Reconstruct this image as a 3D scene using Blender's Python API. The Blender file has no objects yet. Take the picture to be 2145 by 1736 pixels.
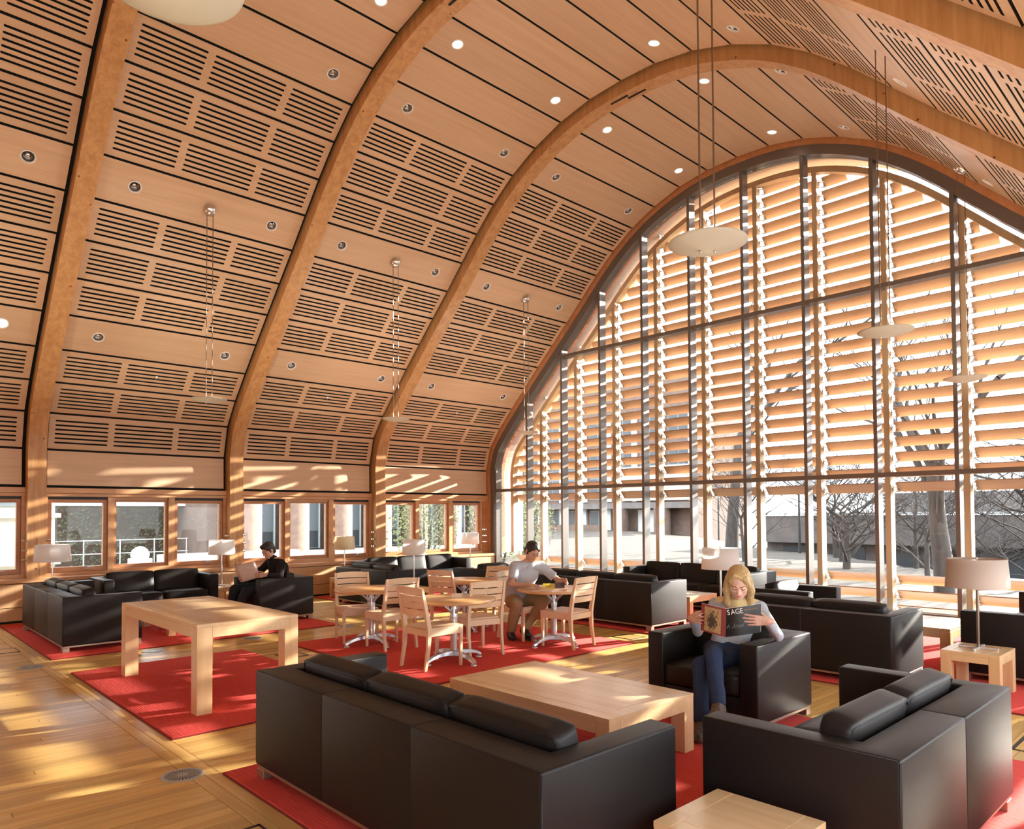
import bpy, bmesh, math, random
import numpy as np
from mathutils import Vector, Matrix, Euler
R = math.radians
PI = math.pi
random.seed(7)
SC = bpy.context.scene
COL = SC.collection

# ------------------------------------------------------------------ camera, light, exposure
CAM_H = 1.62
cam_data = bpy.data.cameras.new('camera')
cam = bpy.data.objects.new('camera', cam_data)
COL.objects.link(cam)
F_PX, PX, PY = 1502.53, 1075.425, 1037.07          # focal length and principal point for a 2145 x 1736 frame
cam_data.sensor_fit = 'HORIZONTAL'
cam_data.sensor_width = 36.0
cam_data.lens = F_PX / 2145.0 * 36.0
cam_data.shift_x = (1072.5 - PX) / 2145.0
cam_data.shift_y = (PY - 868.0) / 2145.0
cam_data.clip_start = 0.05
cam_data.clip_end = 400
YAW, PITCH, ROLL = 0.813837657, 0.0264289624, -0.00543103388
_cy, _sy = math.cos(YAW), math.sin(YAW)
_f = Vector((-_sy, _cy, 0)); _r = Vector((_cy, _sy, 0)); _u = Vector((0, 0, 1))
_f2 = _f * math.cos(PITCH) + _u * math.sin(PITCH)
_u2 = _u * math.cos(PITCH) - _f * math.sin(PITCH)
_r3 = _r * math.cos(ROLL) + _u2 * math.sin(ROLL)
_u3 = _u2 * math.cos(ROLL) - _r * math.sin(ROLL)
cam.matrix_world = Matrix(((_r3.x, _u3.x, -_f2.x, 0), (_r3.y, _u3.y, -_f2.y, 0), (_r3.z, _u3.z, -_f2.z, CAM_H), (0, 0, 0, 1)))
SC.camera = cam

SUN_DIR = Vector((0.2483, 0.9234, 0.2926)).normalized()
sun_data = bpy.data.lights.new('sun', 'SUN')
sun_data.energy = 24.0
sun_data.angle = R(0.53)
sun_data.color = (1.0, 0.93, 0.82)
sun = bpy.data.objects.new('sun', sun_data)
COL.objects.link(sun)
sun.rotation_euler = SUN_DIR.to_track_quat('Z', 'Y').to_euler()
sun.location = SUN_DIR * 60

world = bpy.data.worlds.new('sky')
SC.world = world
world.use_nodes = True
_nt = world.node_tree
_bg = _nt.nodes['Background']
_tc = _nt.nodes.new('ShaderNodeTexCoord')
_sp = _nt.nodes.new('ShaderNodeSeparateXYZ')
_rp = _nt.nodes.new('ShaderNodeValToRGB')
_nt.links.new(_tc.outputs['Generated'], _sp.inputs[0])
_nt.links.new(_sp.outputs['Z'], _rp.inputs[0])
_nt.links.new(_rp.outputs[0], _bg.inputs[0])
_rp.color_ramp.elements[0].color = (0.93, 0.97, 1.0, 1)
_rp.color_ramp.elements[1].color = (0.70, 0.86, 1.0, 1)
_bg.inputs[1].default_value = 7.0

SC.view_settings.view_transform = 'Standard'
SC.view_settings.look = 'None'
SC.view_settings.gamma = 1.0
SC.view_settings.use_curve_mapping = False
SC.view_settings.exposure = 0.22
SC.cycles.max_bounces = 10
SC.cycles.diffuse_bounces = 6
SC.cycles.glossy_bounces = 4
SC.cycles.transmission_bounces = 6
SC.cycles.transparent_max_bounces = 24
SC.cycles.caustics_reflective = False
SC.cycles.caustics_refractive = False
SC.cycles.sample_clamp_indirect = 8.0
SC.cycles.use_denoising = True
PENDANT_W = 62.0
DOWNLIGHT_W = 25.0

# ------------------------------------------------------------------ materials
def mat(name, col, rough=0.5, metal=0.0, spec=0.5):
    m = bpy.data.materials.new(name); m.use_nodes = True
    b = m.node_tree.nodes['Principled BSDF']
    b.inputs['Base Color'].default_value = (*col, 1)
    b.inputs['Roughness'].default_value = rough
    b.inputs['Metallic'].default_value = metal
    b.inputs['Specular IOR Level'].default_value = spec
    return m

def nodes(m): return m.node_tree.nodes, m.node_tree.links, m.node_tree.nodes['Principled BSDF']

def wood(name, c1, c2, rough=0.4, scale=6.0, stretch=(0.06, 1, 1), knots=None, vary=0.12, coord='Object', bump=0.02, spec=0.5, island=False):
    """grain stretched along local x, each piece a little different"""
    m = mat(name, c1, rough, 0, spec); N, L, B = nodes(m)
    tc = N.new('ShaderNodeTexCoord'); mp = N.new('ShaderNodeMapping'); mp.inputs['Scale'].default_value = [scale * s for s in stretch]
    oi = N.new('ShaderNodeObjectInfo'); gi = N.new('ShaderNodeNewGeometry')
    ad = N.new('ShaderNodeMath'); ad.operation = 'ADD'
    L.new(oi.outputs['Random'], ad.inputs[0])
    if island: L.new(gi.outputs['Random Per Island'], ad.inputs[1])
    else: ad.inputs[1].default_value = 0.0
    fr = N.new('ShaderNodeMath'); fr.operation = 'FRACT'; L.new(ad.outputs[0], fr.inputs[0])
    ml = N.new('ShaderNodeMath'); ml.operation = 'MULTIPLY'; ml.inputs[1].default_value = 37.0; L.new(fr.outputs[0], ml.inputs[0])
    va = N.new('ShaderNodeVectorMath'); va.operation = 'ADD'
    L.new(tc.outputs[coord], mp.inputs[0]); L.new(mp.outputs[0], va.inputs[0]); L.new(ml.outputs[0], va.inputs[1])
    n1 = N.new('ShaderNodeTexNoise'); n1.inputs['Scale'].default_value = 1.0; n1.inputs['Detail'].default_value = 6; n1.inputs['Roughness'].default_value = 0.62
    n1.inputs['Distortion'].default_value = 0.6
    L.new(va.outputs[0], n1.inputs['Vector'])
    rp = N.new('ShaderNodeValToRGB'); rp.color_ramp.elements[0].color = (*c2, 1); rp.color_ramp.elements[1].color = (*c1, 1)
    rp.color_ramp.elements[0].position = 0.34; rp.color_ramp.elements[1].position = 0.62
    L.new(n1.outputs['Fac'], rp.inputs[0])
    hsv = N.new('ShaderNodeHueSaturation')
    mr = N.new('ShaderNodeMapRange'); mr.inputs[3].default_value = 1 - vary; mr.inputs[4].default_value = 1 + vary
    L.new(fr.outputs[0], mr.inputs[0]); L.new(mr.outputs[0], hsv.inputs['Value']); L.new(rp.outputs[0], hsv.inputs['Color'])
    out = hsv.outputs[0]
    if knots:
        vo = N.new('ShaderNodeTexVoronoi'); vo.inputs['Scale'].default_value = knots
        L.new(tc.outputs[coord], vo.inputs['Vector'])
        kr = N.new('ShaderNodeValToRGB'); kr.color_ramp.elements[0].position = 0.05; kr.color_ramp.elements[1].position = 0.09
        kr.color_ramp.elements[0].color = (0.30, 0.16, 0.08, 1); kr.color_ramp.elements[1].color = (1, 1, 1, 1)
        L.new(vo.outputs['Distance'], kr.inputs[0])
        mx = N.new('ShaderNodeMix'); mx.data_type = 'RGBA'; mx.blend_type = 'MULTIPLY'; mx.inputs[0].default_value = 1
        L.new(out, mx.inputs[6]); L.new(kr.outputs[0], mx.inputs[7]); out = mx.outputs[2]
    L.new(out, B.inputs['Base Color'])
    if bump:
        bp = N.new('ShaderNodeBump'); bp.inputs['Strength'].default_value = bump; L.new(n1.outputs['Fac'], bp.inputs['Height']); L.new(bp.outputs[0], B.inputs['Normal'])
    return m

def noisy(name, c1, c2, scale, rough=0.8, bump=0.2, metal=0, detail=4, stretch=(1, 1, 1), spec=0.5, coord='Object', dist=0.02):
    m = mat(name, c1, rough, metal, spec); N, L, B = nodes(m)
    tc = N.new('ShaderNodeTexCoord'); mp = N.new('ShaderNodeMapping'); mp.inputs['Scale'].default_value = stretch
    n1 = N.new('ShaderNodeTexNoise'); n1.inputs['Scale'].default_value = scale; n1.inputs['Detail'].default_value = detail
    L.new(tc.outputs[coord], mp.inputs[0]); L.new(mp.outputs[0], n1.inputs['Vector'])
    rp = N.new('ShaderNodeValToRGB'); rp.color_ramp.elements[0].color = (*c2, 1); rp.color_ramp.elements[1].color = (*c1, 1)
    rp.color_ramp.elements[0].position = 0.35; rp.color_ramp.elements[1].position = 0.65
    L.new(n1.outputs['Fac'], rp.inputs[0]); L.new(rp.outputs[0], B.inputs['Base Color'])
    if bump:
        bp = N.new('ShaderNodeBump'); bp.inputs['Strength'].default_value = bump; bp.inputs['Distance'].default_value = dist
        L.new(n1.outputs['Fac'], bp.inputs['Height']); L.new(bp.outputs[0], B.inputs['Normal'])
    return m

def emit(name, col, s):
    m = bpy.data.materials.new(name); m.use_nodes = True; N = m.node_tree.nodes; N.clear()
    e = N.new('ShaderNodeEmission'); e.inputs[0].default_value = (*col, 1); e.inputs[1].default_value = s
    o = N.new('ShaderNodeOutputMaterial'); m.node_tree.links.new(e.outputs[0], o.inputs[0]); return m

def thin_glass(name, tint=(1, 1, 1), gloss=0.06):
    m = bpy.data.materials.new(name); m.use_nodes = True; N = m.node_tree.nodes; L = m.node_tree.links; N.clear()
    t = N.new('ShaderNodeBsdfTransparent'); t.inputs[0].default_value = (*tint, 1)
    g = N.new('ShaderNodeBsdfGlossy'); g.inputs['Roughness'].default_value = 0.02
    fz = N.new('ShaderNodeFresnel'); fz.inputs['IOR'].default_value = 1.22
    mx = N.new('ShaderNodeMixShader'); o = N.new('ShaderNodeOutputMaterial')
    L.new(fz.outputs[0], mx.inputs[0]); L.new(t.outputs[0], mx.inputs[1]); L.new(g.outputs[0], mx.inputs[2]); L.new(mx.outputs[0], o.inputs[0])
    return m

def translucent(name, col, tcol, fac=0.5, rough=0.8):
    m = bpy.data.materials.new(name); m.use_nodes = True; N = m.node_tree.nodes; L = m.node_tree.links; N.clear()
    d = N.new('ShaderNodeBsdfDiffuse'); d.inputs[0].default_value = (*col, 1)
    t = N.new('ShaderNodeBsdfTranslucent'); t.inputs[0].default_value = (*tcol, 1)
    mx = N.new('ShaderNodeMixShader'); mx.inputs[0].default_value = fac; o = N.new('ShaderNodeOutputMaterial')
    L.new(d.outputs[0], mx.inputs[1]); L.new(t.outputs[0], mx.inputs[2]); L.new(mx.outputs[0], o.inputs[0]); return m

M = {}
M['panel'] = wood('ceiling_veneer', (0.67, 0.475, 0.30), (0.60, 0.41, 0.245), 0.45, 14, (0.045, 1, 1), vary=0.05, bump=0.0)
M['glulam'] = wood('glulam_fir', (0.60, 0.345, 0.145), (0.46, 0.235, 0.085), 0.45, 12, (1, 1, 0.08), knots=5.0, vary=0.06)
M['trim'] = wood('red_cedar', (0.54, 0.255, 0.11), (0.44, 0.19, 0.075), 0.45, 8, (1, 0.1, 1), vary=0.08)
M['fir'] = wood('window_fir', (0.64, 0.37, 0.18), (0.55, 0.29, 0.13), 0.42, 8, (1, 0.1, 1), vary=0.08)
M['cabinet'] = wood('cabinet_fir', (0.68, 0.45, 0.25), (0.62, 0.39, 0.20), 0.42, 12, (1, 1, 0.06), vary=0.05)
M['floor'] = wood('oak_floor', (0.70, 0.465, 0.165), (0.57, 0.345, 0.105), 0.27, 14, (1, 0.045, 1), vary=0.20, bump=0.01, island=True)
M['border'] = wood('oak_border', (0.70, 0.465, 0.165), (0.59, 0.36, 0.115), 0.27, 14, (0.045, 1, 1), vary=0.12, bump=0.01, island=True)
M['oak'] = wood('oak_table', (0.73, 0.535, 0.305), (0.66, 0.455, 0.235), 0.27, 11, (0.06, 1, 1), vary=0.06, spec=0.85)
M['oak_leg'] = wood('oak_leg', (0.73, 0.52, 0.29), (0.66, 0.44, 0.22), 0.32, 11, (1, 1, 0.06), vary=0.06)
M['beech'] = wood('beech_chair', (0.80, 0.63, 0.43), (0.75, 0.56, 0.36), 0.38, 9, (1, 1, 0.1), vary=0.05)
M['roundtop'] = wood('cherry_top', (0.64, 0.38, 0.17), (0.57, 0.31, 0.125), 0.22, 9, (0.07, 1, 1), vary=0.03)
M['louver'] = wood('cedar_louver', (0.56, 0.375, 0.245), (0.49, 0.31, 0.185), 0.5, 8, (0.08, 1, 1), vary=0.10)
M['post'] = wood('cedar_post', (0.68, 0.51, 0.31), (0.60, 0.43, 0.24), 0.5, 8, (1, 1, 0.08), vary=0.05)
M['leather'] = noisy('brown_black_leather', (0.0145, 0.0120, 0.0112), (0.012, 0.0098, 0.0090), 160, 0.47, 0.10, dist=0.004, spec=0.25)
M['rug'] = noisy('red_wool_rug', (0.68, 0.090, 0.075), (0.58, 0.065, 0.055), 60, 0.95, 0.3, stretch=(0.12, 1.6, 1), spec=0.15)
M['rug_edge'] = mat('rug_binding', (0.20, 0.015, 0.015), 0.9)
M['dark'] = mat('dark_reveal', (0.012, 0.012, 0.013), 0.8)
M['cavity'] = mat('acoustic_backing', (0.010, 0.009, 0.008), 0.95)
M['bronze'] = mat('bronze_aluminium', (0.185, 0.165, 0.145), 0.32, 0.45)
M['bronze_lit'] = mat('mullion_lit_side', (0.40, 0.35, 0.28), 0.38, 0.75)  # bronze copy with the lit look of the mullion sides in its colour; unassigned
M['steel'] = mat('brushed_steel', (0.72, 0.70, 0.66), 0.28, 1.0)
M['chrome'] = mat('polished_metal', (0.80, 0.78, 0.74), 0.16, 1.0)
M['satin'] = mat('satin_aluminium', (0.62, 0.65, 0.70), 0.34, 0.9)
M['whitepaint'] = mat('white_ring', (0.85, 0.84, 0.80), 0.5)
M['glass'] = thin_glass('window_glass')
M['acrylic'] = mat('clear_acrylic', (0.75, 0.72, 0.68), 0.12, 0.5)
M['shade'] = translucent('white_linen_shade', (0.95, 0.95, 0.94), (0.96, 0.96, 0.95), 0.58)
M['shade_cream'] = translucent('cream_linen_shade', (0.90, 0.84, 0.68), (0.92, 0.86, 0.68), 0.58)
M['shade_taupe'] = translucent('taupe_linen_shade', (0.62, 0.53, 0.46), (0.55, 0.46, 0.38), 0.20)
M['dish'] = translucent('frosted_dish', (0.56, 0.53, 0.44), (0.86, 0.82, 0.70), 0.12)
M['cord'] = mat('steel_cord', (0.25, 0.19, 0.15), 0.35, 0.8)
M['lamp_on'] = emit('lit_downlight', (1.0, 0.90, 0.74), 7.0)
M['bulb'] = emit('pendant_bulb', (1.0, 0.90, 0.72), 40.0)
M['reflector'] = mat('grey_reflector', (0.30, 0.29, 0.27), 0.25, 1.0)
M['black'] = mat('black_plastic', (0.012, 0.012, 0.012), 0.5)
M['grey'] = mat('grey_metal_grille', (0.42, 0.45, 0.44), 0.45, 0.3)
M['rail'] = mat('bronzed_steel_rail', (0.42, 0.34, 0.27), 0.42, 0.9)

# ------------------------------------------------------------------ mesh helpers
class MB:
    """collects shapes; build() links them as ONE mesh object"""
    def __init__(self): self.v = []; self.f = []; self.mi = []; self.cur = 0
    def add(self, vs, fs):
        o = len(self.v); self.v += [tuple(p) for p in vs]; self.f += [tuple(i + o for i in q) for q in fs]; self.mi += [self.cur] * len(fs); return self
    def box(self, x0, x1, y0, y1, z0, z1):
        return self.add([(x0, y0, z0), (x1, y0, z0), (x1, y1, z0), (x0, y1, z0), (x0, y0, z1), (x1, y0, z1), (x1, y1, z1), (x0, y1, z1)],
                        [(3, 2, 1, 0), (4, 5, 6, 7), (0, 1, 5, 4), (1, 2, 6, 5), (2, 3, 7, 6), (3, 0, 4, 7)])
    def rbox(self, x0, x1, y0, y1, z0, z1, r=0.02, seg=2):
        bm = bmesh.new(); bmesh.ops.create_cube(bm, size=1)
        for v in bm.verts:
            v.co = ((x0 + x1) / 2 + v.co.x * (x1 - x0), (y0 + y1) / 2 + v.co.y * (y1 - y0), (z0 + z1) / 2 + v.co.z * (z1 - z0))
        bmesh.ops.bevel(bm, geom=bm.edges[:], offset=r, segments=seg, profile=0.5, affect='EDGES')
        return self.bm(bm)
    def bm(self, bm):
        bm.verts.index_update()
        self.add([v.co[:] for v in bm.verts], [[v.index for v in f.verts] for f in bm.faces]); bm.free(); return self
    def cyl(self, c0, c1, r0, r1=None, n=12, caps=True):
        r1 = r0 if r1 is None else r1
        c0 = Vector(c0); c1 = Vector(c1); d = (c1 - c0).normalized()
        a = d.orthogonal().normalized(); b = d.cross(a)
        vs = []
        for c, r in ((c0, r0), (c1, r1)):
            for i in range(n):
                t = 2 * PI * i / n; vs.append(c + (a * math.cos(t) + b * math.sin(t)) * r)
        fs = [(i, (i + 1) % n, n + (i + 1) % n, n + i) for i in range(n)]
        if caps: fs += [tuple(range(n - 1, -1, -1)), tuple(range(n, 2 * n))]
        return self.add(vs, fs)
    def tube(self, pts, rad, n=8, caps=True, flat=None):
        """swept tube; rad number or list; flat=(w,h) gives a rectangular-ish section"""
        pts = [Vector(p) for p in pts]; m = len(pts); vs = []
        prev = None
        for i, p in enumerate(pts):
            d = (pts[min(i + 1, m - 1)] - pts[max(i - 1, 0)]).normalized()
            if prev is None: a = d.orthogonal().normalized()
            else: a = (prev - d * prev.dot(d)).normalized()
            prev = a; b = d.cross(a); r = rad[i] if isinstance(rad, (list, tuple)) else rad
            for k in range(n):
                t = 2 * PI * k / n; vs.append(p + (a * math.cos(t) + b * math.sin(t)) * r)
        fs = [(i * n + k, i * n + (k + 1) % n, (i + 1) * n + (k + 1) % n, (i + 1) * n + k) for i in range(m - 1) for k in range(n)]
        if caps: fs += [tuple(range(n - 1, -1, -1)), tuple(range((m - 1) * n, m * n))]
        return self.add(vs, fs)
    def sweep(self, rings, closed=True, caps=True):
        n = len(rings[0]); vs = [p for r in rings for p in r]; m = len(rings)
        fs = [(i * n + k, i * n + (k + 1) % n, (i + 1) * n + (k + 1) % n, (i + 1) * n + k) for i in range(m - 1) for k in range(n if closed else n - 1)]
        if caps: fs += [tuple(range(n - 1, -1, -1)), tuple(range((m - 1) * n, m * n))]
        return self.add(vs, fs)
    def lathe(self, prof, n=24, c=(0, 0, 0)):
        vs = []; m = len(prof)
        for r, z in prof:
            for k in range(n):
                t = 2 * PI * k / n; vs.append((c[0] + r * math.cos(t), c[1] + r * math.sin(t), c[2] + z))
        fs = [(i * n + k, i * n + (k + 1) % n, (i + 1) * n + (k + 1) % n, (i + 1) * n + k) for i in range(m - 1) for k in range(n)]
        return self.add(vs, fs)
    def mesh(self, name, mats, smooth=False, auto=None):
        me = bpy.data.meshes.new(name); me.from_pydata(self.v, [], self.f)
        for mm in (mats if isinstance(mats, (list, tuple)) else [mats]): me.materials.append(mm)
        if len(me.materials) > 1: me.polygons.foreach_set('material_index', self.mi)
        bm = bmesh.new(); bm.from_mesh(me); bmesh.ops.recalc_face_normals(bm, faces=bm.faces); bm.to_mesh(me); bm.free()
        if smooth or auto:
            me.polygons.foreach_set('use_smooth', [True] * len(me.polygons))
            if auto: me.set_sharp_from_angle(angle=R(auto))
        me.update(); return me
    def build(self, name, mats, parent=None, smooth=False, auto=None, loc=None):
        o = bpy.data.objects.new(name, self.mesh(name, mats, smooth, auto)); COL.objects.link(o)
        if parent is not None: o.parent = parent
        if loc is not None: o.location = loc
        return o

def obj(name, me, parent=None, loc=None, rot=None, mw=None):
    o = bpy.data.objects.new(name, me); COL.objects.link(o)
    if parent is not None: o.parent = parent
    if loc is not None: o.location = loc
    if rot is not None: o.rotation_euler = rot
    if mw is not None: o.matrix_local = mw
    return o
def empty(name, loc=(0, 0, 0), rz=0.0, label=None, cat=None, group=None, kind=None):
    o = bpy.data.objects.new(name, None); COL.objects.link(o); o.location = loc; o.rotation_euler = (0, 0, rz)
    o.empty_display_size = 0.1
    tag(o, label, cat, group, kind); return o
def tag(o, label=None, cat=None, group=None, kind=None):
    if label: o['label'] = label
    if cat: o['category'] = cat
    if group: o['group'] = group
    if kind: o['kind'] = kind
    return o
def kids(o): return [c for c in bpy.data.objects if c.parent == o]
_children = None
def copy_tree(o, parent=None):
    c = o.copy(); COL.objects.link(c)
    if parent is not None: c.parent = parent
    for ch in list(o.children): copy_tree(ch, c)
    return c
# ------------------------------------------------------------------ the vault
XC = -6.53                       # centre line of the vault
JU = [6.92, 6.93, 6.77, 6.42, 5.99, 5.55, 5.10, 4.65, 4.19, 3.75, 3.32, 2.86, 2.36, 1.81, 1.22, 0.61, 0.0]
JZ = [2.11, 2.70, 3.27, 3.71, 4.145, 4.58, 5.015, 5.44, 5.87, 6.30, 6.72, 7.12, 7.465, 7.735, 7.935, 8.045, 8.07]
def catmull(P, sub=4):
    out = []
    for i in range(len(P) - 1):
        p0 = P[max(i - 1, 0)]; p1 = P[i]; p2 = P[i + 1]; p3 = P[min(i + 2, len(P) - 1)]
        for k in range(sub):
            t = k / sub
            out.append(tuple(0.5 * ((2 * b) + (-a + c) * t + (2 * a - 5 * b + 4 * c - d) * t * t + (-a + 3 * b - 3 * c + d) * t ** 3) for a, b, c, d in zip(p0, p1, p2, p3)))
    out.append(tuple(P[-1])); return out
_half = [(-u, z) for u, z in zip(JU, JZ)]
_full = [(-6.92, 0.66), (-6.92, 1.4)] + _half + [(-a, b) for a, b in _half[-2::-1]] + [(6.92, 1.4), (6.92, 0.66)]
CURVE = catmull(_full, 3)
def offset_curve(d, curve=None):
    c = curve or CURVE; out = []
    for i, p in enumerate(c):
        a = c[max(i - 1, 0)]; b = c[min(i + 1, len(c) - 1)]
        tx, tz = b[0] - a[0], b[1] - a[1]; l = math.hypot(tx, tz)
        out.append((p[0] + tz / l * d, p[1] - tx / l * d))     # positive d goes into the room
    return out
def height_at(curve, u):
    best = None
    for (u0, z0), (u1, z1) in zip(curve, curve[1:]):
        if u0 <= u <= u1 and u1 > u0 and z0 + z1 > 4.2: 
            z = z0 + (z1 - z0) * (u - u0) / (u1 - u0); best = z if best is None else max(best, z)
    return best
def span_at(curve, z):
    xs = []
    for (u0, z0), (u1, z1) in zip(curve, curve[1:]):
        if (z0 - z) * (z1 - z) <= 0 and abs(z1 - z0) > 1e-6: xs.append(u0 + (u1 - u0) * (z - z0) / (z1 - z0))
    return (min(xs), max(xs)) if xs else None
def arch(mb, d0, d1, y0, y1, zmin=None):
    a = offset_curve(d0); b = offset_curve(d1)
    rings = []
    for (u0, z0), (u1, z1) in zip(a, b):
        if zmin is not None: z0 = max(z0, zmin); z1 = max(z1, zmin)
        rings.append([(XC + u0, y0, z0), (XC + u0, y1, z0), (XC + u1, y1, z1), (XC + u1, y0, z1)])
    return mb.sweep(rings)

RIB0, PITCH = 2.29, 3.15
RIBS = [RIB0 + PITCH * k for k in (-2, -1, 0, 1, 2)]     # the last bay runs on to the end wall
YE = 11.80
BACK = RIBS[0] - 0.125
ceiling = empty('ceiling', (0, 0, 0), kind='structure')
mb = MB(); arch(mb, -0.06, -0.22, BACK, 12.02, 2.0); mb.build('roof_shell', M['cavity'], ceiling)
for y in RIBS:
    mb = MB(); arch(mb, 0.17, -0.07, y - 0.125, y + 0.125); mb.build('arched_rib', M['glulam'], ceiling, auto=40)
for y in RIBS[1:]:
    fx = XC - 6.92 + 0.17
    mb = MB(); mb.box(fx - 0.02, fx + 0.0012, y - 0.012, y + 0.012, 1.02, 1.30); mb.box(fx - 0.02, fx + 0.0012, y + 0.03, y + 0.05, 0.70, 0.98); mb.build('splice_slot', M['trim'], ceiling)
    mb = MB(); mb.box(XC - 0.30, XC + 0.02, y - 0.05, y - 0.02, 7.888, 7.91); mb.box(XC - 0.02, XC + 0.30, y + 0.02, y + 0.05, 7.888, 7.91); mb.build('crown_splice', M['dark'], ceiling)
mb = MB(); arch(mb, 0.09, -0.06, YE, 11.93); mb.build('end_trim', M['trim'], ceiling, auto=40)

PW, PL, PT = 0.578, 2.82, 0.022       # nominal panel width, length and thickness
def panel_edge(mb):
    mb.cur = 1
    for a, b in (((-PL / 2, -PW / 2), (PL / 2, -PW / 2)), ((PL / 2, -PW / 2), (PL / 2, PW / 2)), ((PL / 2, PW / 2), (-PL / 2, PW / 2)), ((-PL / 2, PW / 2), (-PL / 2, -PW / 2))):
        mb.add([(*a, 0), (*b, 0), (*b, -PT), (*a, -PT)], [(0, 1, 2, 3)])
def slot_panel():
    mb = MB(); h = 0.028; pitch = 0.0735; seg = 4
    rows = [(i - 2.5) * pitch for i in range(6)]
    banks = [(-1.325, -0.555), (-0.465, 0.475), (0.565, 1.325)]
    x0, x1 = -PL / 2, PL / 2
    ys = [-PW / 2] + [v for r in rows for v in (r - h / 2, r + h / 2)] + [PW / 2]
    for i in range(0, len(ys), 2): mb.add([(x0, ys[i], 0), (x1, ys[i], 0), (x1, ys[i + 1], 0), (x0, ys[i + 1], 0)], [(0, 1, 2, 3)])
    def cap(cx, cy, s):      # rounded slot end, from the lower to the upper tangent point
        return [(cx + s * h / 2 * math.sin(PI * k / seg), cy - h / 2 * math.cos(PI * k / seg), 0) for k in range(seg + 1)]
    for r in rows:
        lefts = [cap(b[0] + h / 2, r, -1) for b in banks]; rights = [cap(b[1] - h / 2, r, 1) for b in banks]
        stops = [[(x0, r - h / 2, 0), (x0, r + h / 2, 0)]] + rights
        ends = lefts + [[(x1, r - h / 2, 0), (x1, r + h / 2, 0)]]
        for a, b in zip(stops, ends):
            p = b + a[::-1]; mb.add(p, [tuple(range(len(p)))])
        for a, b in zip(lefts, rights):
            loop = b + a[::-1]; n = len(loop)
            mb.cur = 1; mb.add(loop + [(x, y, -PT) for x, y, z in loop], [(i, (i + 1) % n, n + (i + 1) % n, n + i) for i in range(n)]); mb.cur = 0
    panel_edge(mb); return mb.mesh('slotted_panel', [M['panel'], M['cavity']])
LIGHT_X, LIGHT_R = 0.97, 0.075
def hole_panel():
    mb = MB(); s = 0.11; n = 24
    x0, x1, y0, y1 = -PL / 2, PL / 2, -PW / 2, PW / 2
    xs = [x0, -LIGHT_X - s, -LIGHT_X + s, LIGHT_X - s, LIGHT_X + s, x1]
    for i in range(5):
        a, b = xs[i], xs[i + 1]
        if i in (0, 2, 4): mb.add([(a, y0, 0), (b, y0, 0), (b, y1, 0), (a, y1, 0)], [(0, 1, 2, 3)])
        else:
            mb.add([(a, y0, 0), (b, y0, 0), (b, -s, 0), (a, -s, 0)], [(0, 1, 2, 3)]); mb.add([(a, s, 0), (b, s, 0), (b, y1, 0), (a, y1, 0)], [(0, 1, 2, 3)])
            c = (a + b) / 2; cor = [(1, 1), (-1, 1), (-1, -1), (1, -1)]
            for q in range(4):
                arc = [(c + LIGHT_R * math.cos(2 * PI * (k + q * n / 4) / n), LIGHT_R * math.sin(2 * PI * (k + q * n / 4) / n), 0) for k in range(n // 4 + 1)]
                m0 = (c + s * [1, 0, -1, 0][q], s * [0, 1, 0, -1][q], 0); m1 = (c + s * [0, -1, 0, 1][q], s * [1, 0, -1, 0][q], 0)
                p = [m0, (c + s * cor[q][0], s * cor[q][1], 0), m1] + arc[::-1]; mb.add(p, [tuple(range(len(p)))])
    panel_edge(mb); return mb.mesh('veneer_panel', [M['panel'], M['cavity']])
def plain_panel():
    mb = MB(); mb.add([(-PL / 2, -PW / 2, 0), (PL / 2, -PW / 2, 0), (PL / 2, PW / 2, 0), (-PL / 2, PW / 2, 0)], [(0, 1, 2, 3)]); panel_edge(mb)
    return mb.mesh('veneer_panel', [M['panel'], M['cavity']])
ME_SLOT, ME_HOLE, ME_PLAIN = slot_panel(), hole_panel(), plain_panel()
KIND = ['P'] + ['S'] * 3 + ['D'] + ['S'] * 3 + ['D'] + ['S'] * 3 + ['D', 'P', 'B', 'P']
def panel_frame(k, side, ya, yb):
    """frame of panel k (0 lowest) on side -1 (left) or +1: x along the hall, y up the arch, z into the room"""
    a = Vector((XC + side * JU[k], 0, JZ[k])); b = Vector((XC + side * JU[k + 1], 0, JZ[k + 1]))
    t = (b - a); w = t.length; t.normalize(); n = Vector((t.z, 0, -t.x)) if side < 0 else Vector((-t.z, 0, t.x))
    if side > 0 and n.x > 0: n = -n
    x = t.cross(n)
    c = (a + b) / 2 + Vector((0, (ya + yb) / 2, 0)); return c, x, t, n, w
BAYS = []
for i, y in enumerate(RIBS):
    ya = y + 0.125 + 0.035; yb = (RIBS[i + 1] - 0.125 - 0.055) if i < len(RIBS) - 1 else YE - 0.02
    BAYS.append((ya, yb))
FIX = []
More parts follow.
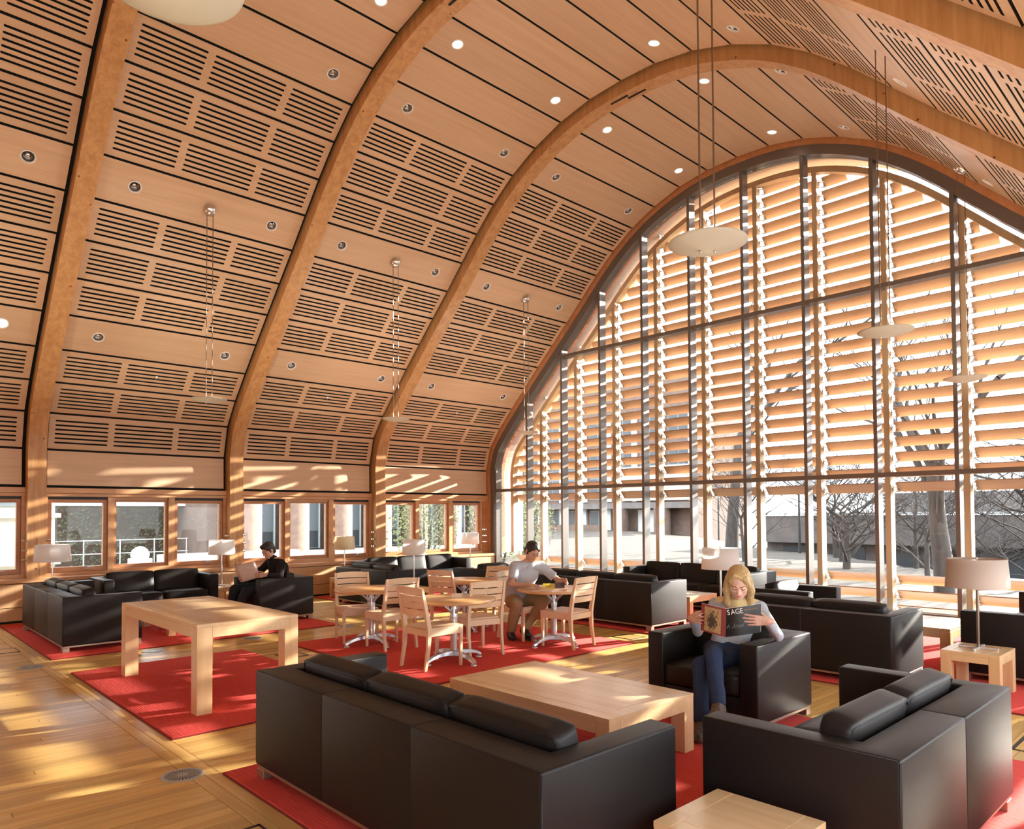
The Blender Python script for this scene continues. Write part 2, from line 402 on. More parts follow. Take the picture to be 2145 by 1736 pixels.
for bi, (ya, yb) in enumerate(BAYS):
    if bi == 0:
        mb = MB(); c = [p for p in CURVE if p[1] >= 2.1]
        for (u0, z0), (u1, z1) in zip(c, c[1:]): mb.add([(XC + u0, ya, z0), (XC + u0, yb, z0), (XC + u1, yb, z1), (XC + u1, ya, z1)], [(0, 1, 2, 3)])
        mb.build('veneer_lining', M['panel'], ceiling); continue
    for side in (-1, 1):
        for k in range(16):
            c, x, t, n, w = panel_frame(k, side, ya, yb)
            kd = KIND[k]; me = {'S': ME_SLOT, 'P': ME_PLAIN}.get(kd, ME_HOLE)
            sx = (yb - ya) / PL; sy = (w - 0.034) / PW
            mw = Matrix(((x.x * sx, t.x * sy, n.x, c.x), (x.y * sx, t.y * sy, n.y, c.y), (x.z * sx, t.z * sy, n.z, c.z), (0, 0, 0, 1)))
            obj('slotted_panel' if kd == 'S' else 'veneer_panel', me, ceiling, mw=mw)
            if kd in 'DB': FIX.append((bi, side, k, c, x, t, n, sx))
# downlights
def in_view(p, mx=60, my=60):
    q = cam.matrix_world.inverted() @ p
    if q.z > -0.2: return False
    px = PX + F_PX * q.x / -q.z; py = PY - F_PX * q.y / -q.z
    return -mx < px < 2145 + mx and -my < py < 1736 + my
mb = MB(); mb.lathe([(LIGHT_R + 0.012, 0.0), (LIGHT_R + 0.012, 0.006), (LIGHT_R - 0.004, 0.007), (LIGHT_R - 0.006, -0.012)], 24); ME_RING = mb.mesh('trim_ring', M['whitepaint'], True)
mb = MB(); mb.lathe([(LIGHT_R - 0.004, -0.004), (LIGHT_R - 0.010, -0.030), (0.050, -0.056), (0.001, -0.057)], 24); ME_CUP = mb.mesh('reflector', M['reflector'], True)
mb = MB(); mb.lathe([(0.001, -0.030), (0.026, -0.032), (0.030, -0.040), (0.020, -0.054)], 12); ME_LAMP = mb.mesh('lamp', M['chrome'], True)
mb = MB(); mb.lathe([(0.001, -0.010), (LIGHT_R - 0.008, -0.010), (LIGHT_R - 0.008, -0.03)], 20); ME_LIT = mb.mesh('lit_lens', M['lamp_on'])
BAYNAME = {1: 'leftmost bay', 2: 'first bay after leftmost rib', 3: 'bay between second and third ribs', 4: 'bay beside end window'}
ROWNAME = {(-1, 4): 'left vault low', (-1, 8): 'left vault middle', (-1, 12): 'left vault high', (-1, 14): 'crown left',
           (1, 14): 'crown right', (1, 12): 'right vault high', (1, 8): 'right vault middle', (1, 4): 'right vault low'}
for bi, side, k, c, x, t, n, sx in FIX:
    for s in (-1, 1):
        p = c + x * (s * LIGHT_X * sx)
        if not in_view(p): continue
        lit = k == 14 or (bi == 1 and k == 4)
        far = (s * x.y) > 0
        o = empty('recessed_downlight', p, 0, ('lit' if lit else 'unlit') + ' round downlight, ' + ROWNAME[(side, k)] + ', ' + BAYNAME[bi] + ', ' + ('farther' if far else 'nearer') + ' of two', 'ceiling light', 'recessed ceiling downlights')
        o.matrix_world = Matrix(((x.x, t.x, n.x, p.x), (x.y, t.y, n.y, p.y), (x.z, t.z, n.z, p.z), (0, 0, 0, 1)))
        obj('trim_ring', ME_RING, o)
        if lit:
            obj('lit_lens', ME_LIT, o)
            l = bpy.data.lights.new('downlight_beam', 'SPOT'); l.energy = DOWNLIGHT_W; l.spot_size = R(110); l.spot_blend = 0.8; l.color = (1, 0.86, 0.66); l.shadow_soft_size = 0.05
            lo = bpy.data.objects.new('downlight_beam', l); COL.objects.link(lo); lo.parent = o; lo.location = (0, 0, 0.02); lo.rotation_euler = (PI, 0, 0)
        else:
            obj('reflector', ME_CUP, o); obj('lamp', ME_LAMP, o)

mb = MB(); mb.lathe([(0.034, 0.0), (0.034, 0.005), (0.022, 0.008), (0.018, 0.016), (0.008, 0.022), (0.001, 0.023)], 16); ME_SPR = mb.mesh('sprinkler_head', M['steel'], True)
for bi in (2, 3, 4):
    c, x, t, n, w = panel_frame(3, -1, *BAYS[bi]); p = c + n * 0.0005
    o = obj('sprinkler_head', ME_SPR); o.matrix_world = Matrix(((x.x, t.x, n.x, p.x), (x.y, t.y, n.y, p.y), (x.z, t.z, n.z, p.z), (0, 0, 0, 1)))
    tag(o, {2: 'small round sprinkler head in slotted panel, first bay after the leftmost rib', 3: 'small round sprinkler head in slotted panel, between second and third ribs', 4: 'small round sprinkler head in slotted panel, bay beside the end window'}[bi], 'sprinkler', 'sprinkler heads')

# ------------------------------------------------------------------ floor
floor = empty('floor', (0, 0, 0), kind='structure')
FX0, FX1, FY0, FY1 = -13.2, 0.35, BACK, 11.9
mb = MB(); mb.box(FX0 - 0.7, FX1 + 0.2, FY0, FY1 + 0.3, -0.25, -0.022); mb.build('subfloor', M['dark'], floor)
PLW = 0.085
BANDS = [1.70, 5.50, 6.78]                   # cross strips of two boards that run from wall to wall
def pf(x, y):
    return in_view(Vector((x, y, 0)), 0, 0)
planks = []
rng = random.Random(3)
edges = [FY0] + BANDS + [FY1]
for i in range(len(edges) - 1):
    ya = edges[i] + (0.085 if i > 0 else 0); yb = edges[i + 1] - (0.085 if i < len(edges) - 2 else 0)
    nx = int((FX1 - FX0) / PLW)
    for j in range(nx):
        x0 = FX0 + j * PLW; y = ya
        cut = rng.uniform(0.4, 1.9)
        while y < yb - 0.01:
            y2 = min(yb, y + cut)
            if yb - y2 < 0.3: y2 = yb
            planks.append((x0, x0 + PLW, y, y2)); y = y2; cut = rng.uniform(1.3, 2.1)
for yb in BANDS:
    for dy in (-0.085, 0.0):
        x = FX0
        while x < FX1 - 0.01:
            x2 = min(FX1, x + rng.uniform(1.6, 2.4)); planks.append((x, x2, yb + dy, yb + dy + 0.085)); x = x2
planks.sort(key=lambda p: (0 if (pf((p[0] + p[1]) / 2, (p[2] + p[3]) / 2)) else 1, ((p[0] + p[1]) / 2) ** 2 + ((p[2] + p[3]) / 2) ** 2))
rest = MB(); restb = MB()
def plank_shape(mb, x0, x1, y0, y1):
    g, b = 0.0008, 0.0014
    X0, X1, Y0, Y1 = x0 + g, x1 - g, y0 + g, y1 - g
    return mb.add([(X0, Y0, -0.02), (X1, Y0, -0.02), (X1, Y1, -0.02), (X0, Y1, -0.02), (X0 + b, Y0 + b, 0), (X1 - b, Y0 + b, 0), (X1 - b, Y1 - b, 0), (X0 + b, Y1 - b, 0)],
                  [(4, 5, 6, 7), (0, 1, 5, 4), (1, 2, 6, 5), (2, 3, 7, 6), (3, 0, 4, 7)])
for i, (x0, x1, y0, y1) in enumerate(planks):
    along = (y1 - y0) > (x1 - x0)
    if i < 290:
        plank_shape(MB(), x0, x1, y0, y1).build('plank', M['floor'] if along else M['border'], floor)
    else: plank_shape(rest if along else restb, x0, x1, y0, y1)
tag(rest.build('planks', M['floor'], floor), kind='stuff')
tag(restb.build('border_planks', M['border'], floor), kind='stuff')

# ------------------------------------------------------------------ left wall: bench, header, windows, frames
wall_left = empty('wall_left', (0, 0, 0), kind='structure')
XW = -13.45
mb = MB(); mb.box(-13.75, -13.24, BACK, 11.85, -0.02, 0.60); mb.build('bench_carcass', M['dark'], wall_left)
mb = MB(); mb.rbox(-13.85, -13.20, BACK, 11.85, 0.60, 0.665, 0.006, 1); mb.build('bench_top', M['fir'], wall_left)
y = BACK + 0.02
while y < 11.80:
    y2 = min(y + 1.05, 11.84)
    for z0, z1 in ((0.03, 0.225), (0.235, 0.59)):
        mb = MB(); mb.rbox(-13.245, -13.222, y + 0.002, y2 - 0.002, z0, z1, 0.002, 1); mb.build('bench_panel', M['cabinet'], wall_left)
    y = y2
for i, (ya, yb) in enumerate(BAYS):
    ya -= 0.035; yb += 0.055 if i < len(BAYS) - 1 else 0.02
    mb = MB(); mb.rbox(-13.66, -13.42, ya, yb, 2.00, 2.085, 0.004, 1); mb.build('header_beam', M['fir'], wall_left)
    mb = MB(); mb.rbox(-13.66, -13.44, ya, yb, 1.945, 1.998, 0.004, 1); mb.build('header_board', M['fir'], wall_left)
    if i == len(BAYS) - 1: mb = MB(); mb.box(-13.66, -13.44, yb - 0.16, yb, 0.66, 1.945); mb.build('end_board', M['trim'], wall_left)
mb = MB(); mb.box(-13.80, -13.62, BACK, 12.0, 1.99, 2.75); mb.build('outer_header', M['cavity'], wall_left)
wn = 2
bolt = MB()
for i, (ya, yb) in enumerate(BAYS):
    ya -= 0.035; yb += 0.055 if i < len(BAYS) - 1 else 0.02
    if i == len(BAYS) - 1: yb -= 0.16
    W = (yb - ya) / 3
    for j in range(3):
        y0 = ya + W * j; y1 = y0 + W
        w = empty('window_%d' % wn, (XW, (y0 + y1) / 2, 0.66), kind='structure'); wn += 1
        L = lambda mb, a, b, c, d, e, f: mb.box(a - XW, b - XW, c - (y0 + y1) / 2, d - (y0 + y1) / 2, e - 0.66, f - 0.66)
        jm = MB(); L(jm, -13.66, -13.46, y0, y0 + 0.05, 0.70, 1.945); jm.build('jamb', M['fir'], w)
        jm = MB(); L(jm, -13.66, -13.46, y1 - 0.05, y1, 0.70, 1.945); jm.build('jamb', M['fir'], w)
        sl = MB(); L(sl, -13.66, -13.45, y0, y1, 0.665, 0.745 if j == 1 else 0.72); sl.build('sill', M['fir'], w)
        a, b = y0 + 0.055, y1 - 0.055
        hd = MB(); L(hd, -13.60, -13.50, a, b, 1.90, 1.944); hd.build('head_track', M['fir'] if j == 1 else M['black'], w)
        t = 0.035 if j == 1 else 0.055; zb = 0.75 if j == 1 else 0.725
        for nm, c in (('stile', (a, a + t, zb, 1.90)), ('stile', (b - t, b, zb, 1.90)), ('rail', (a + t, b - t, zb, zb + t + 0.02)), ('rail', (a + t, b - t, 1.90 - t, 1.90))):
            s = MB(); L(s, -13.60, -13.52 if j == 1 else -13.50, c[0], c[1], c[2], c[3]); s.build(nm, M['trim'], w)
        g = MB(); L(g, -13.566, -13.558, a + t - 0.005, b - t + 0.005, zb + t, 1.90 - t); g.build('pane', M['glass'], w)
        if j != 1:
            h = MB(); hy = b - 0.30 - (y0 + y1) / 2
            h.rbox(0.02 - 0.07, 0.05 - 0.07, hy - 0.04, hy + 0.04, 0.10, 0.115, 0.004, 1); h.tube([(-0.03, hy, 0.115), (0.0, hy + 0.01, 0.13), (0.02, hy + 0.10, 0.125)], [0.008, 0.008, 0.006], 6); h.build('handle', M['steel'], w, smooth=True)
    for z in (0.95, 1.10, 1.25):                   # steel bolt heads on the posts beside each rib
        for yy, s in ((ya + 0.02, 1), (yb - 0.02, -1)):
            for dx in (0.03, 0.10): bolt.cyl((-13.40 + dx, yy - s * 0.02, z), (-13.40 + dx, yy + s * 0.035, z), 0.016, 0.014, 8)
tag(bolt.build('bolt_head', M['steel'], wall_left, auto=40), kind='stuff')
mb = MB(); mb.box(-13.80, -13.66, BACK, 12.0, -0.3, 0.70); mb.build('outer_wall', M['cavity'], wall_left)

wall_back_blocker = empty('wall_back_blocker', (0, BACK, 0), kind='structure')  # unseen wall added to close the longer hall and cut light from behind
mb = MB(); mb.box(XC - 7.1, XC + 7.1, -0.2, -0.02, -0.02, 8.3); mb.build('blocker_panelling', M['trim'], wall_back_blocker)
# right wall (behind and beside the viewer)
wall_right = empty('wall_right', (0, 0, 0), kind='structure')
mb = MB(); mb.box(0.20, 0.75, BACK, 11.85, -0.02, 0.66); mb.build('bench_carcass', M['cabinet'], wall_right)
mb = MB(); mb.box(0.36, 0.60, BACK, 11.85, 1.945, 2.75); mb.build('header_beam', M['fir'], wall_right)

# ------------------------------------------------------------------ the end window
win = empty('window_1', (XC, 11.95, 0), kind='structure')
def wp(mb, name, m, **k): 
    mb.v = [(a - XC, b - 11.95, c) for a, b, c in mb.v]; return mb.build(name, m, win, **k)
mb = MB(); arch(mb, 0.25, 0.07, 11.84, 12.07, 0.05); wp(mb, 'arch_frame', M['bronze'], auto=40)
INN = offset_curve(0.25); MP = 1.118
MX = [XC + 0.028 + MP * k for k in range(-6, 7)]
TR = (2.18, 5.15)
tops = {}
for x in MX:
    h = height_at(INN, x - XC)
    if h is None: continue
    tops[x] = h
    mb = MB(); mb.box(x - 0.029, x + 0.029, 11.865, 12.055, 0.06, h + 0.06); wp(mb, 'mullion', M['bronze'])
for z in TR:
    a, b = span_at(INN, z); xs = [XC + a] + [x for x in MX if XC + a + 0.1 < x < XC + b - 0.1] + [XC + b]
    for p, q in zip(xs, xs[1:]):
        mb = MB(); mb.box(p + 0.02, q - 0.02, 11.87, 12.05, z - 0.01, z + 0.06); wp(mb, 'transom', M['bronze'])
mb = MB(); mb.box(XC - 6.66, XC + 6.66, 11.84, 12.07, -0.05, 0.10); wp(mb, 'sill', M['bronze'])
edges = [XC - 6.67] + [x for x in MX if x in tops] + [XC + 6.67]
def clip_poly(x0, x1, z0, z1):
    """outline of the pane between x0 and x1, z0 and z1, cut by the arch"""
    n = 10; top = []
    for i in range(n + 1):
        x = x0 + (x1 - x0) * i / n; h = height_at(INN, x - XC); h = 2.3 if h is None else h
        top.append((x, min(z1, h)))
    keep = [(x, h) for x, h in top if h > z0 + 0.02]
    if len(keep) < 2: return None
    return [(keep[0][0], z0), (keep[-1][0], z0)] + [(x, h) for x, h in keep[::-1]]
for p, q in zip(edges, edges[1:]):
    for z0, z1 in ((0.08, TR[0]), (TR[0], TR[1]), (TR[1], 9.0)):
        pl = clip_poly(p, q, z0, z1)
        if not pl: continue
        n = len(pl); mb = MB()
        mb.add([(x, 12.00, z) for x, z in pl] + [(x, 12.012, z) for x, z in pl], [tuple(range(n)), tuple(range(2 * n - 1, n - 1, -1))] + [(i, (i + 1) % n, n + (i + 1) % n, n + i) for i in range(n)])
        wp(mb, 'pane', M['glass'])
# brick reveal of the overhanging gable outside the glass
wall_front = empty('wall_front', (0, 12.3, 0), kind='structure')
mb = MB(); arch(mb, 0.10, -0.22, 12.075, 12.95, 0.0); mb.v = [(a, b - 12.3, c) for a, b, c in mb.v]; mb.build('reveal_mortar', mat('mortar', (0.55, 0.42, 0.33), 0.9), wall_front)
M['brick'] = wood('orange_brick', (0.62, 0.26, 0.14), (0.52, 0.19, 0.09), 0.85, 20, (1, 1, 1), vary=0.15)
OFF = offset_curve(0.12)
lens = [0]
for a, b in zip(OFF, OFF[1:]): lens.append(lens[-1] + math.hypot(b[0] - a[0], b[1] - a[1]))
bm_ = MB(); bm_.box(-0.095, 0.095, -0.095, 0.095, -0.03, 0.012); ME_BRICK = bm_.mesh('brick', M['brick'])
s = 0.1; row = 0
while s < lens[-1] - 0.1:
    i = max(k for k in range(len(lens)) if lens[k] <= s); i = min(i, len(OFF) - 2); f = (s - lens[i]) / max(1e-6, lens[i + 1] - lens[i])
    u = OFF[i][0] + (OFF[i + 1][0] - OFF[i][0]) * f; z = OFF[i][1] + (OFF[i + 1][1] - OFF[i][1]) * f
    t = Vector((OFF[i + 1][0] - OFF[i][0], 0, OFF[i + 1][1] - OFF[i][1])).normalized(); n = Vector((t.z, 0, -t.x)); yv = n.cross(t)
    if z > 0.15 and u < 2.2:
        yy = 12.18 - 12.3
        obj('brick', ME_BRICK, wall_front, mw=Matrix(((t.x, yv.x, n.x, XC + u), (t.y, yv.y, n.y, yy), (t.z, yv.z, n.z, z), (0, 0, 0, 1))))
    s += 0.205
# louvre screen outside the glass
scr = empty('louver_screen', (XC, 12.45, 0), 0, 'cedar louver screen on timber posts standing outside the big arched window', 'louver screen')
def sp(mb, name, m, **k):
    mb.v = [(a - XC, b - 12.45, c) for a, b, c in mb.v]; return mb.build(name, m, scr, **k)
ARC = offset_curve(0.30)
mb = MB(); arch(mb, 0.37, 0.27, 12.36, 12.52, -0.2); sp(mb, 'timber_arch', M['post'], auto=40)
PXs = [x for x in MX if height_at(ARC, x - XC)]
for x in PXs:
    mb = MB(); mb.box(x - 0.043, x + 0.043, 12.35, 12.53, -0.25, height_at(ARC, x - XC) - 0.02); sp(mb, 'post', M['post'])
ZL = [0.11, 0.355, 0.60] + [2.09 + 0.245 * i for i in range(24)]
brk = MB(); LE = [XC - 6.75] + PXs + [XC + 6.75]
lrng = random.Random(11)
for z in ZL:
    sn = span_at(ARC, z - 0.02) if z > 2.2 else (-6.62, 6.62)
    if not sn: continue
    for a, b in zip(LE, LE[1:]):
        x0 = max(a + 0.075, XC + sn[0] + 0.06); x1 = min(b - 0.05, XC + sn[1] - 0.06)
        if x1 - x0 < 0.10: continue
        dz = lrng.uniform(-0.004, 0.004); y0, y1, h, th = 12.47, 12.60, 0.142, 0.022
        zt = z + dz
        c0 = (y0, zt); c1 = (y1, zt - h)
        dx_, dz_ = c1[0] - c0[0], c1[1] - c0[1]; l = math.hypot(dx_, dz_); nx_, nz_ = -dz_ / l * th, dx_ / l * th
        q = [c0, c1, (c1[0] + nx_, c1[1] + nz_), (c0[0] + nx_, c0[1] + nz_)]
        mb = MB(); mb.add([(x0, *p) for p in q] + [(x1, *p) for p in q], [(0, 1, 2, 3), (7, 6, 5, 4), (0, 4, 5, 1), (1, 5, 6, 2), (2, 6, 7, 3), (3, 7, 4, 0)])
        sp(mb, 'louver', M['louver'])
        if a in PXs:
            for oy in (0.02, 0.09):
                brk.box(a + 0.043, a + 0.12, y0 + oy - 0.022, y0 + oy + 0.016, zt - 0.055 - oy, zt - 0.043 - oy)
            brk.box(a + 0.043, a + 0.05, y0 - 0.01, y1, zt - 0.12, zt - 0.03)
tag(sp(brk, 'bracket', M['steel']), kind='stuff')
# ------------------------------------------------------------------ rugs
def rug(x0, x1, y0, y1, label):
    o = empty('rug', ((x0 + x1) / 2, (y0 + y1) / 2, 0), 0, label, 'rug', 'red area rugs')
    a, b = (x1 - x0) / 2, (y1 - y0) / 2
    mb = MB(); mb.rbox(-a, a, -b, b, 0.0, 0.018, 0.006, 2); mb.build('pile', M['rug'], o, auto=50)
    mb = MB()
    for q in ((-a - 0.004, a + 0.004, -b - 0.004, -b + 0.002), (-a - 0.004, a + 0.004, b - 0.002, b + 0.004), (-a - 0.004, -a + 0.002, -b, b), (a - 0.002, a + 0.004, -b, b)): mb.box(*q, 0.0, 0.012)
    mb.build('binding', M['rug_edge'], o)
    return o
rug(-13.0, -9.50, 1.79, 5.42, 'red rug under the left lounge group beside the window bench')
rug(-13.0, -9.50, 6.88, 10.6, 'red rug under the far lounge group in the corner by the left windows')
rug(-8.55, -5.50, 1.79, 3.58, 'small red rug under the tall oak work table')
rug(-8.52, -5.50, 4.16, 7.26, 'red rug under the round tables and pale wooden chairs')
rug(-8.45, -5.50, 7.95, 10.9, 'red rug behind the round tables, under two facing sofas by the end window')
rug(-4.55, -0.75, 1.79, 5.57, 'large red rug under the low coffee table and the nearest sofas')
rug(-4.9, -0.75, 6.87, 10.6, 'red rug under the sofa group by the end window, behind the reading woman')

# ------------------------------------------------------------------ sofas and armchairs
def pillow(w, d, h, puff=0.018, r=0.028, sag=0.0):
    """cushion: rounded box bulging on its broad faces, with a sewn edge"""
    bm = bmesh.new(); bmesh.ops.create_cube(bm, size=1)
    bmesh.ops.subdivide_edges(bm, edges=bm.edges[:], cuts=7, use_grid_fill=True)
    for v in bm.verts:
        x, y, z = v.co.x * 2, v.co.y * 2, v.co.z * 2
        X, Y, Z = x * w / 2, y * d / 2, z * h / 2
        fx, fy, fz = 1 - x ** 4, 1 - y ** 4, 1 - z ** 4
        # round the box corners
        def core(val, half): return max(-half + r, min(half - r, val))
        c = Vector((core(X, w / 2), core(Y, d / 2), core(Z, h / 2))); p = Vector((X, Y, Z)); dd = p - c
        if dd.length > r: p = c + dd.normalized() * r
        if abs(z) > 0.99: p.z += math.copysign(puff, z) * fx * fy
        if abs(y) > 0.99: p.y += math.copysign(puff, y) * fx * fz
        if abs(x) > 0.99: p.x += math.copysign(puff * 0.4, x) * fy * fz
        p.z += sag * (x * x) * 0.5
        v.co = p
    return bm
def piping(w, h, yv, r=0.004):
    a, b = w / 2 - 0.012, h / 2 - 0.012
    pts = []
    for cx, cz, t0 in ((a - 0.02, b - 0.02, 0), (-a + 0.02, b - 0.02, 90), (-a + 0.02, -b + 0.02, 180), (a - 0.02, -b + 0.02, 270)):
        for k in range(4): t = R(t0 + 30 * k); pts.append((cx + 0.02 * math.cos(t), yv, cz + 0.02 * math.sin(t)))
    pts.append(pts[0]); return MB().tube(pts, r, 5, caps=False)
PROTO = {}
def sofa_proto(n):
    W = {1: 0.95, 2: 1.69, 3: 2.47}[n]; D, H, B = 0.87, 0.65, 0.075
    AW, BT = 0.145, 0.20
    o = empty('armchair' if n == 1 else 'sofa'); h = W / 2
    f = MB()
    for s in (-1, 1): f.rbox(s * (h - 0.03) - 0.022, s * (h - 0.03) + 0.022, 0.02, D - 0.02, 0.052, B, 0.003, 1)
    f.rbox(-h + 0.02, h - 0.02, 0.012, 0.05, 0.052, B, 0.003, 1); f.rbox(-h + 0.02, h - 0.02, D - 0.05, D - 0.012, 0.052, B, 0.003, 1)
    f.build('base_rail', M['rail'], o)
    for sx in (-1, 1):
        for y in (0.008, D - 0.078):
            l = MB(); xx = sx * (h - 0.055); l.rbox(xx - 0.045, xx + 0.045, y, y + 0.07, 0.0, 0.053, 0.003, 1); l.build('leg', M['rail'], o)
    def shell(poly, nm):
        m = MB(); k = len(poly); bm = bmesh.new(); vs0 = [bm.verts.new((x, y, B)) for x, y in poly]; vs1 = [bm.verts.new((x, y, H)) for x, y in poly]
        bm.faces.new(vs0[::-1]); bm.faces.new(vs1)
        for i in range(k): bm.faces.new((vs0[i], vs0[(i + 1) % k], vs1[(i + 1) % k], vs1[i]))
        bmesh.ops.recalc_face_normals(bm, faces=bm.faces[:]); bmesh.ops.bevel(bm, geom=bm.edges[:], offset=0.013, segments=3, profile=0.5, affect='EDGES'); m.bm(bm)
        return m.build(nm, M['leather'], o, auto=45)
    pw = W / n; arms = []
    if n == 1: arms = [(shell([(-h, 0), (h, 0), (h, D), (h - AW, D), (h - AW, BT), (-h + AW, BT), (-h + AW, D), (-h, D)], 'arms_and_back'), -1)]
    else:
        arms.append((shell([(-h, 0), (-h + pw + 0.0055, 0), (-h + pw + 0.0055, BT), (-h + AW, BT), (-h + AW, D), (-h, D)], 'arm'), -1))
        arms.append((shell([(h - pw - (0.0055 if n == 3 else 0), 0), (h, 0), (h, D), (h - AW, D), (h - AW, BT), (h - pw - (0.0055 if n == 3 else 0), BT)], 'arm'), 1))
        if n == 3: shell([(-h + pw, 0), (h - pw, 0), (h - pw, BT), (-h + pw, BT)], 'back_panel')
    for s in (-1, 1):
        arm = arms[0][0] if n == 1 else [q for q, t in arms if t == s][0]
        p = MB(); p.tube([(s * (h - 0.006), 0.012, H - 0.006), (s * (h - 0.006), D - 0.012, H - 0.006)], 0.0045, 5); p.tube([(s * (h - 0.005), 0.006, B + 0.02), (s * (h - 0.005), 0.006, H - 0.012)], 0.0045, 5); p.build('piping', M['leather'], arm, smooth=True)
    iw = W - 2 * AW; cw = iw / n
    s = MB(); s.rbox(-iw / 2, iw / 2, BT, D - 0.015, B, 0.25, 0.012, 2); s.build('seat_base', M['leather'], o, auto=45)
    for i in range(n):
        cx = -iw / 2 + cw * (i + 0.5)
        m = MB(); m.bm(pillow(cw - 0.006, D - BT - 0.01, 0.17, 0.012)); m.build('seat_cushion', M['leather'], o, smooth=True, loc=(cx, BT + (D - BT) / 2 + 0.003, 0.335))
        m = MB(); m.bm(pillow(cw - 0.012, 0.145, 0.35, 0.014, 0.022, 0.006)); c = m.build('back_cushion', M['leather'], o, smooth=True, loc=(cx, BT + 0.140, 0.543))
        c.rotation_euler = (R(13), 0, 0)
        pp = piping(cw - 0.012, 0.35, -0.066); pp.build('piping', M['leather'], c, smooth=True)
    return o
for n in (1, 2, 3): PROTO[n] = sofa_proto(n)
_used = set()
def take(key, protos=PROTO):
    p = protos[key]
    if key not in _used: _used.add(key); return p
    return copy_tree(p)
ROT = {'+Y': 0, '-Y': PI, '+X': -PI / 2, '-X': PI / 2}
def place_sofa(n, back_mid, facing, label):
    o = take(n); o.location = (back_mid[0], back_mid[1], 0.018); o.rotation_euler = (0, 0, ROT[facing])
    tag(o, label, 'armchair' if n == 1 else 'sofa', 'dark leather armchairs' if n == 1 else 'dark leather sofas'); return o
place_sofa(3, (-3.105, 1.90), '+Y', 'large dark leather three-seat sofa seen from behind, nearest the viewer')
place_sofa(2, (-1.0, 3.82), '-X', 'dark leather two-seat sofa side-on in the right foreground, behind the small low table')
place_sofa(1, (-3.03, 5.67), '-Y', 'dark leather armchair in which the woman with the magazine sits')
place_sofa(2, (-3.25, 6.98), '+Y', 'dark leather two-seat sofa seen from behind, just behind the reading woman')
place_sofa(1, (-4.70, 8.92), '+X', 'dark leather armchair side-on with sunlit cushion, by the end window')
place_sofa(3, (-1.23, 9.14), '-X', 'dark leather sofa cut off by the right edge, behind the lamp table')
place_sofa(3, (-7.07, 8.08), '+Y', 'dark leather three-seat sofa seen from behind, right behind the reading man\'s round table')
place_sofa(3, (-6.85, 11.22), '-Y', 'dark leather three-seat sofa facing the room, against the end window')
place_sofa(3, (-11.02, 1.95), '+Y', 'dark leather three-seat sofa seen from behind at far left, with striped sunlight')
place_sofa(2, (-12.80, 3.75), '+X', 'dark leather two-seat sofa facing the room, under the left windows')
place_sofa(1, (-10.79, 5.44), '-Y', 'dark leather armchair in which the man with the newspaper sits')
place_sofa(2, (-11.08, 6.74), '+Y', 'dark leather two-seat sofa seen from behind, left of the round tables')
place_sofa(3, (-13.02, 8.95), '+X', 'dark leather three-seat sofa facing the room, farthest along the left windows')
place_sofa(1, (-9.30, 8.57), '-X', 'dark leather armchair behind the round tables, near the corner by the end window')

# ------------------------------------------------------------------ oak tables
def oak_table(name, x0, x1, y0, y1, h, leg, ap, label, cat='table', group=None, z0=0.018):
    o = empty(name, ((x0 + x1) / 2, (y0 + y1) / 2, z0), 0, label, cat, group)
    a, b, H = (x1 - x0) / 2, (y1 - y0) / 2, h - z0
    bw = leg * 0.92; t = 0.028; g = 0.0012
    mb = MB(); mb.rbox(-a + bw + g, a - bw - g, -b + bw + g, b - bw - g, H - t, H, 0.0015, 1); mb.build('top_panel', M['oak'], o)
    for s in (-1, 1):
        mb = MB(); mb.rbox(-a + bw + g, a - bw - g, s * (b - bw / 2) - bw / 2, s * (b - bw / 2) + bw / 2, H - t, H, 0.0015, 1); mb.build('border_board', M['oak'], o)
        mb = MB(); mb.rbox(s * (a - bw / 2) - bw / 2, s * (a - bw / 2) + bw / 2, -b, b, H - t, H, 0.0015, 1); mb.build('border_board', M['oak'], o)
        mb = MB(); mb.rbox(-a + leg, a - leg, s * (b - 0.013) - 0.013, s * (b - 0.013) + 0.013, H - ap, H - t - 0.0005, 0.001, 1); mb.build('apron', M['oak'], o)
        mb = MB(); mb.rbox(s * (a - 0.013) - 0.013, s * (a - 0.013) + 0.013, -b + leg, b - leg, H - ap, H - t - 0.0005, 0.001, 1); mb.build('apron', M['oak'], o)
    for sx in (-1, 1):
        for sy in (-1, 1):
            mb = MB(); cx, cy = sx * (a - leg / 2), sy * (b - leg / 2); mb.rbox(cx - leg / 2, cx + leg / 2, cy - leg / 2, cy + leg / 2, 0, H - t - 0.0005, 0.003, 1); mb.build('leg', M['oak_leg'], o)
    return o
oak_table('work_table', -8.03, -5.95, 2.12, 2.99, 0.745, 0.125, 0.115, 'tall light oak work table with thick square legs on the small red rug')
oak_table('coffee_table', -4.25, -2.73, 3.35, 4.25, 0.40, 0.11, 0.105, 'large low oak coffee table in front of the nearest sofa', 'coffee table', 'oak coffee tables')
oak_table('side_table', -1.72, -1.24, 2.38, 2.86, 0.40, 0.085, 0.085, 'small low oak table cut off by the bottom edge of the picture', 'side table', 'oak side tables')
oak_table('side_table', -2.06, -1.61, 7.15, 7.68, 0.40, 0.085, 0.085, 'small oak side table carrying the taupe lamp at right', 'side table', 'oak side tables')
oak_table('coffee_table', -3.55, -2.33, 8.43, 9.38, 0.40, 0.10, 0.10, 'low oak coffee table in full sun beside the end window', 'coffee table', 'oak coffee tables')
oak_table('coffee_table', -11.3, -10.15, 3.25, 4.15, 0.38, 0.09, 0.09, 'low oak coffee table of the left lounge group, half hidden by the tall table', 'coffee table', 'oak coffee tables')
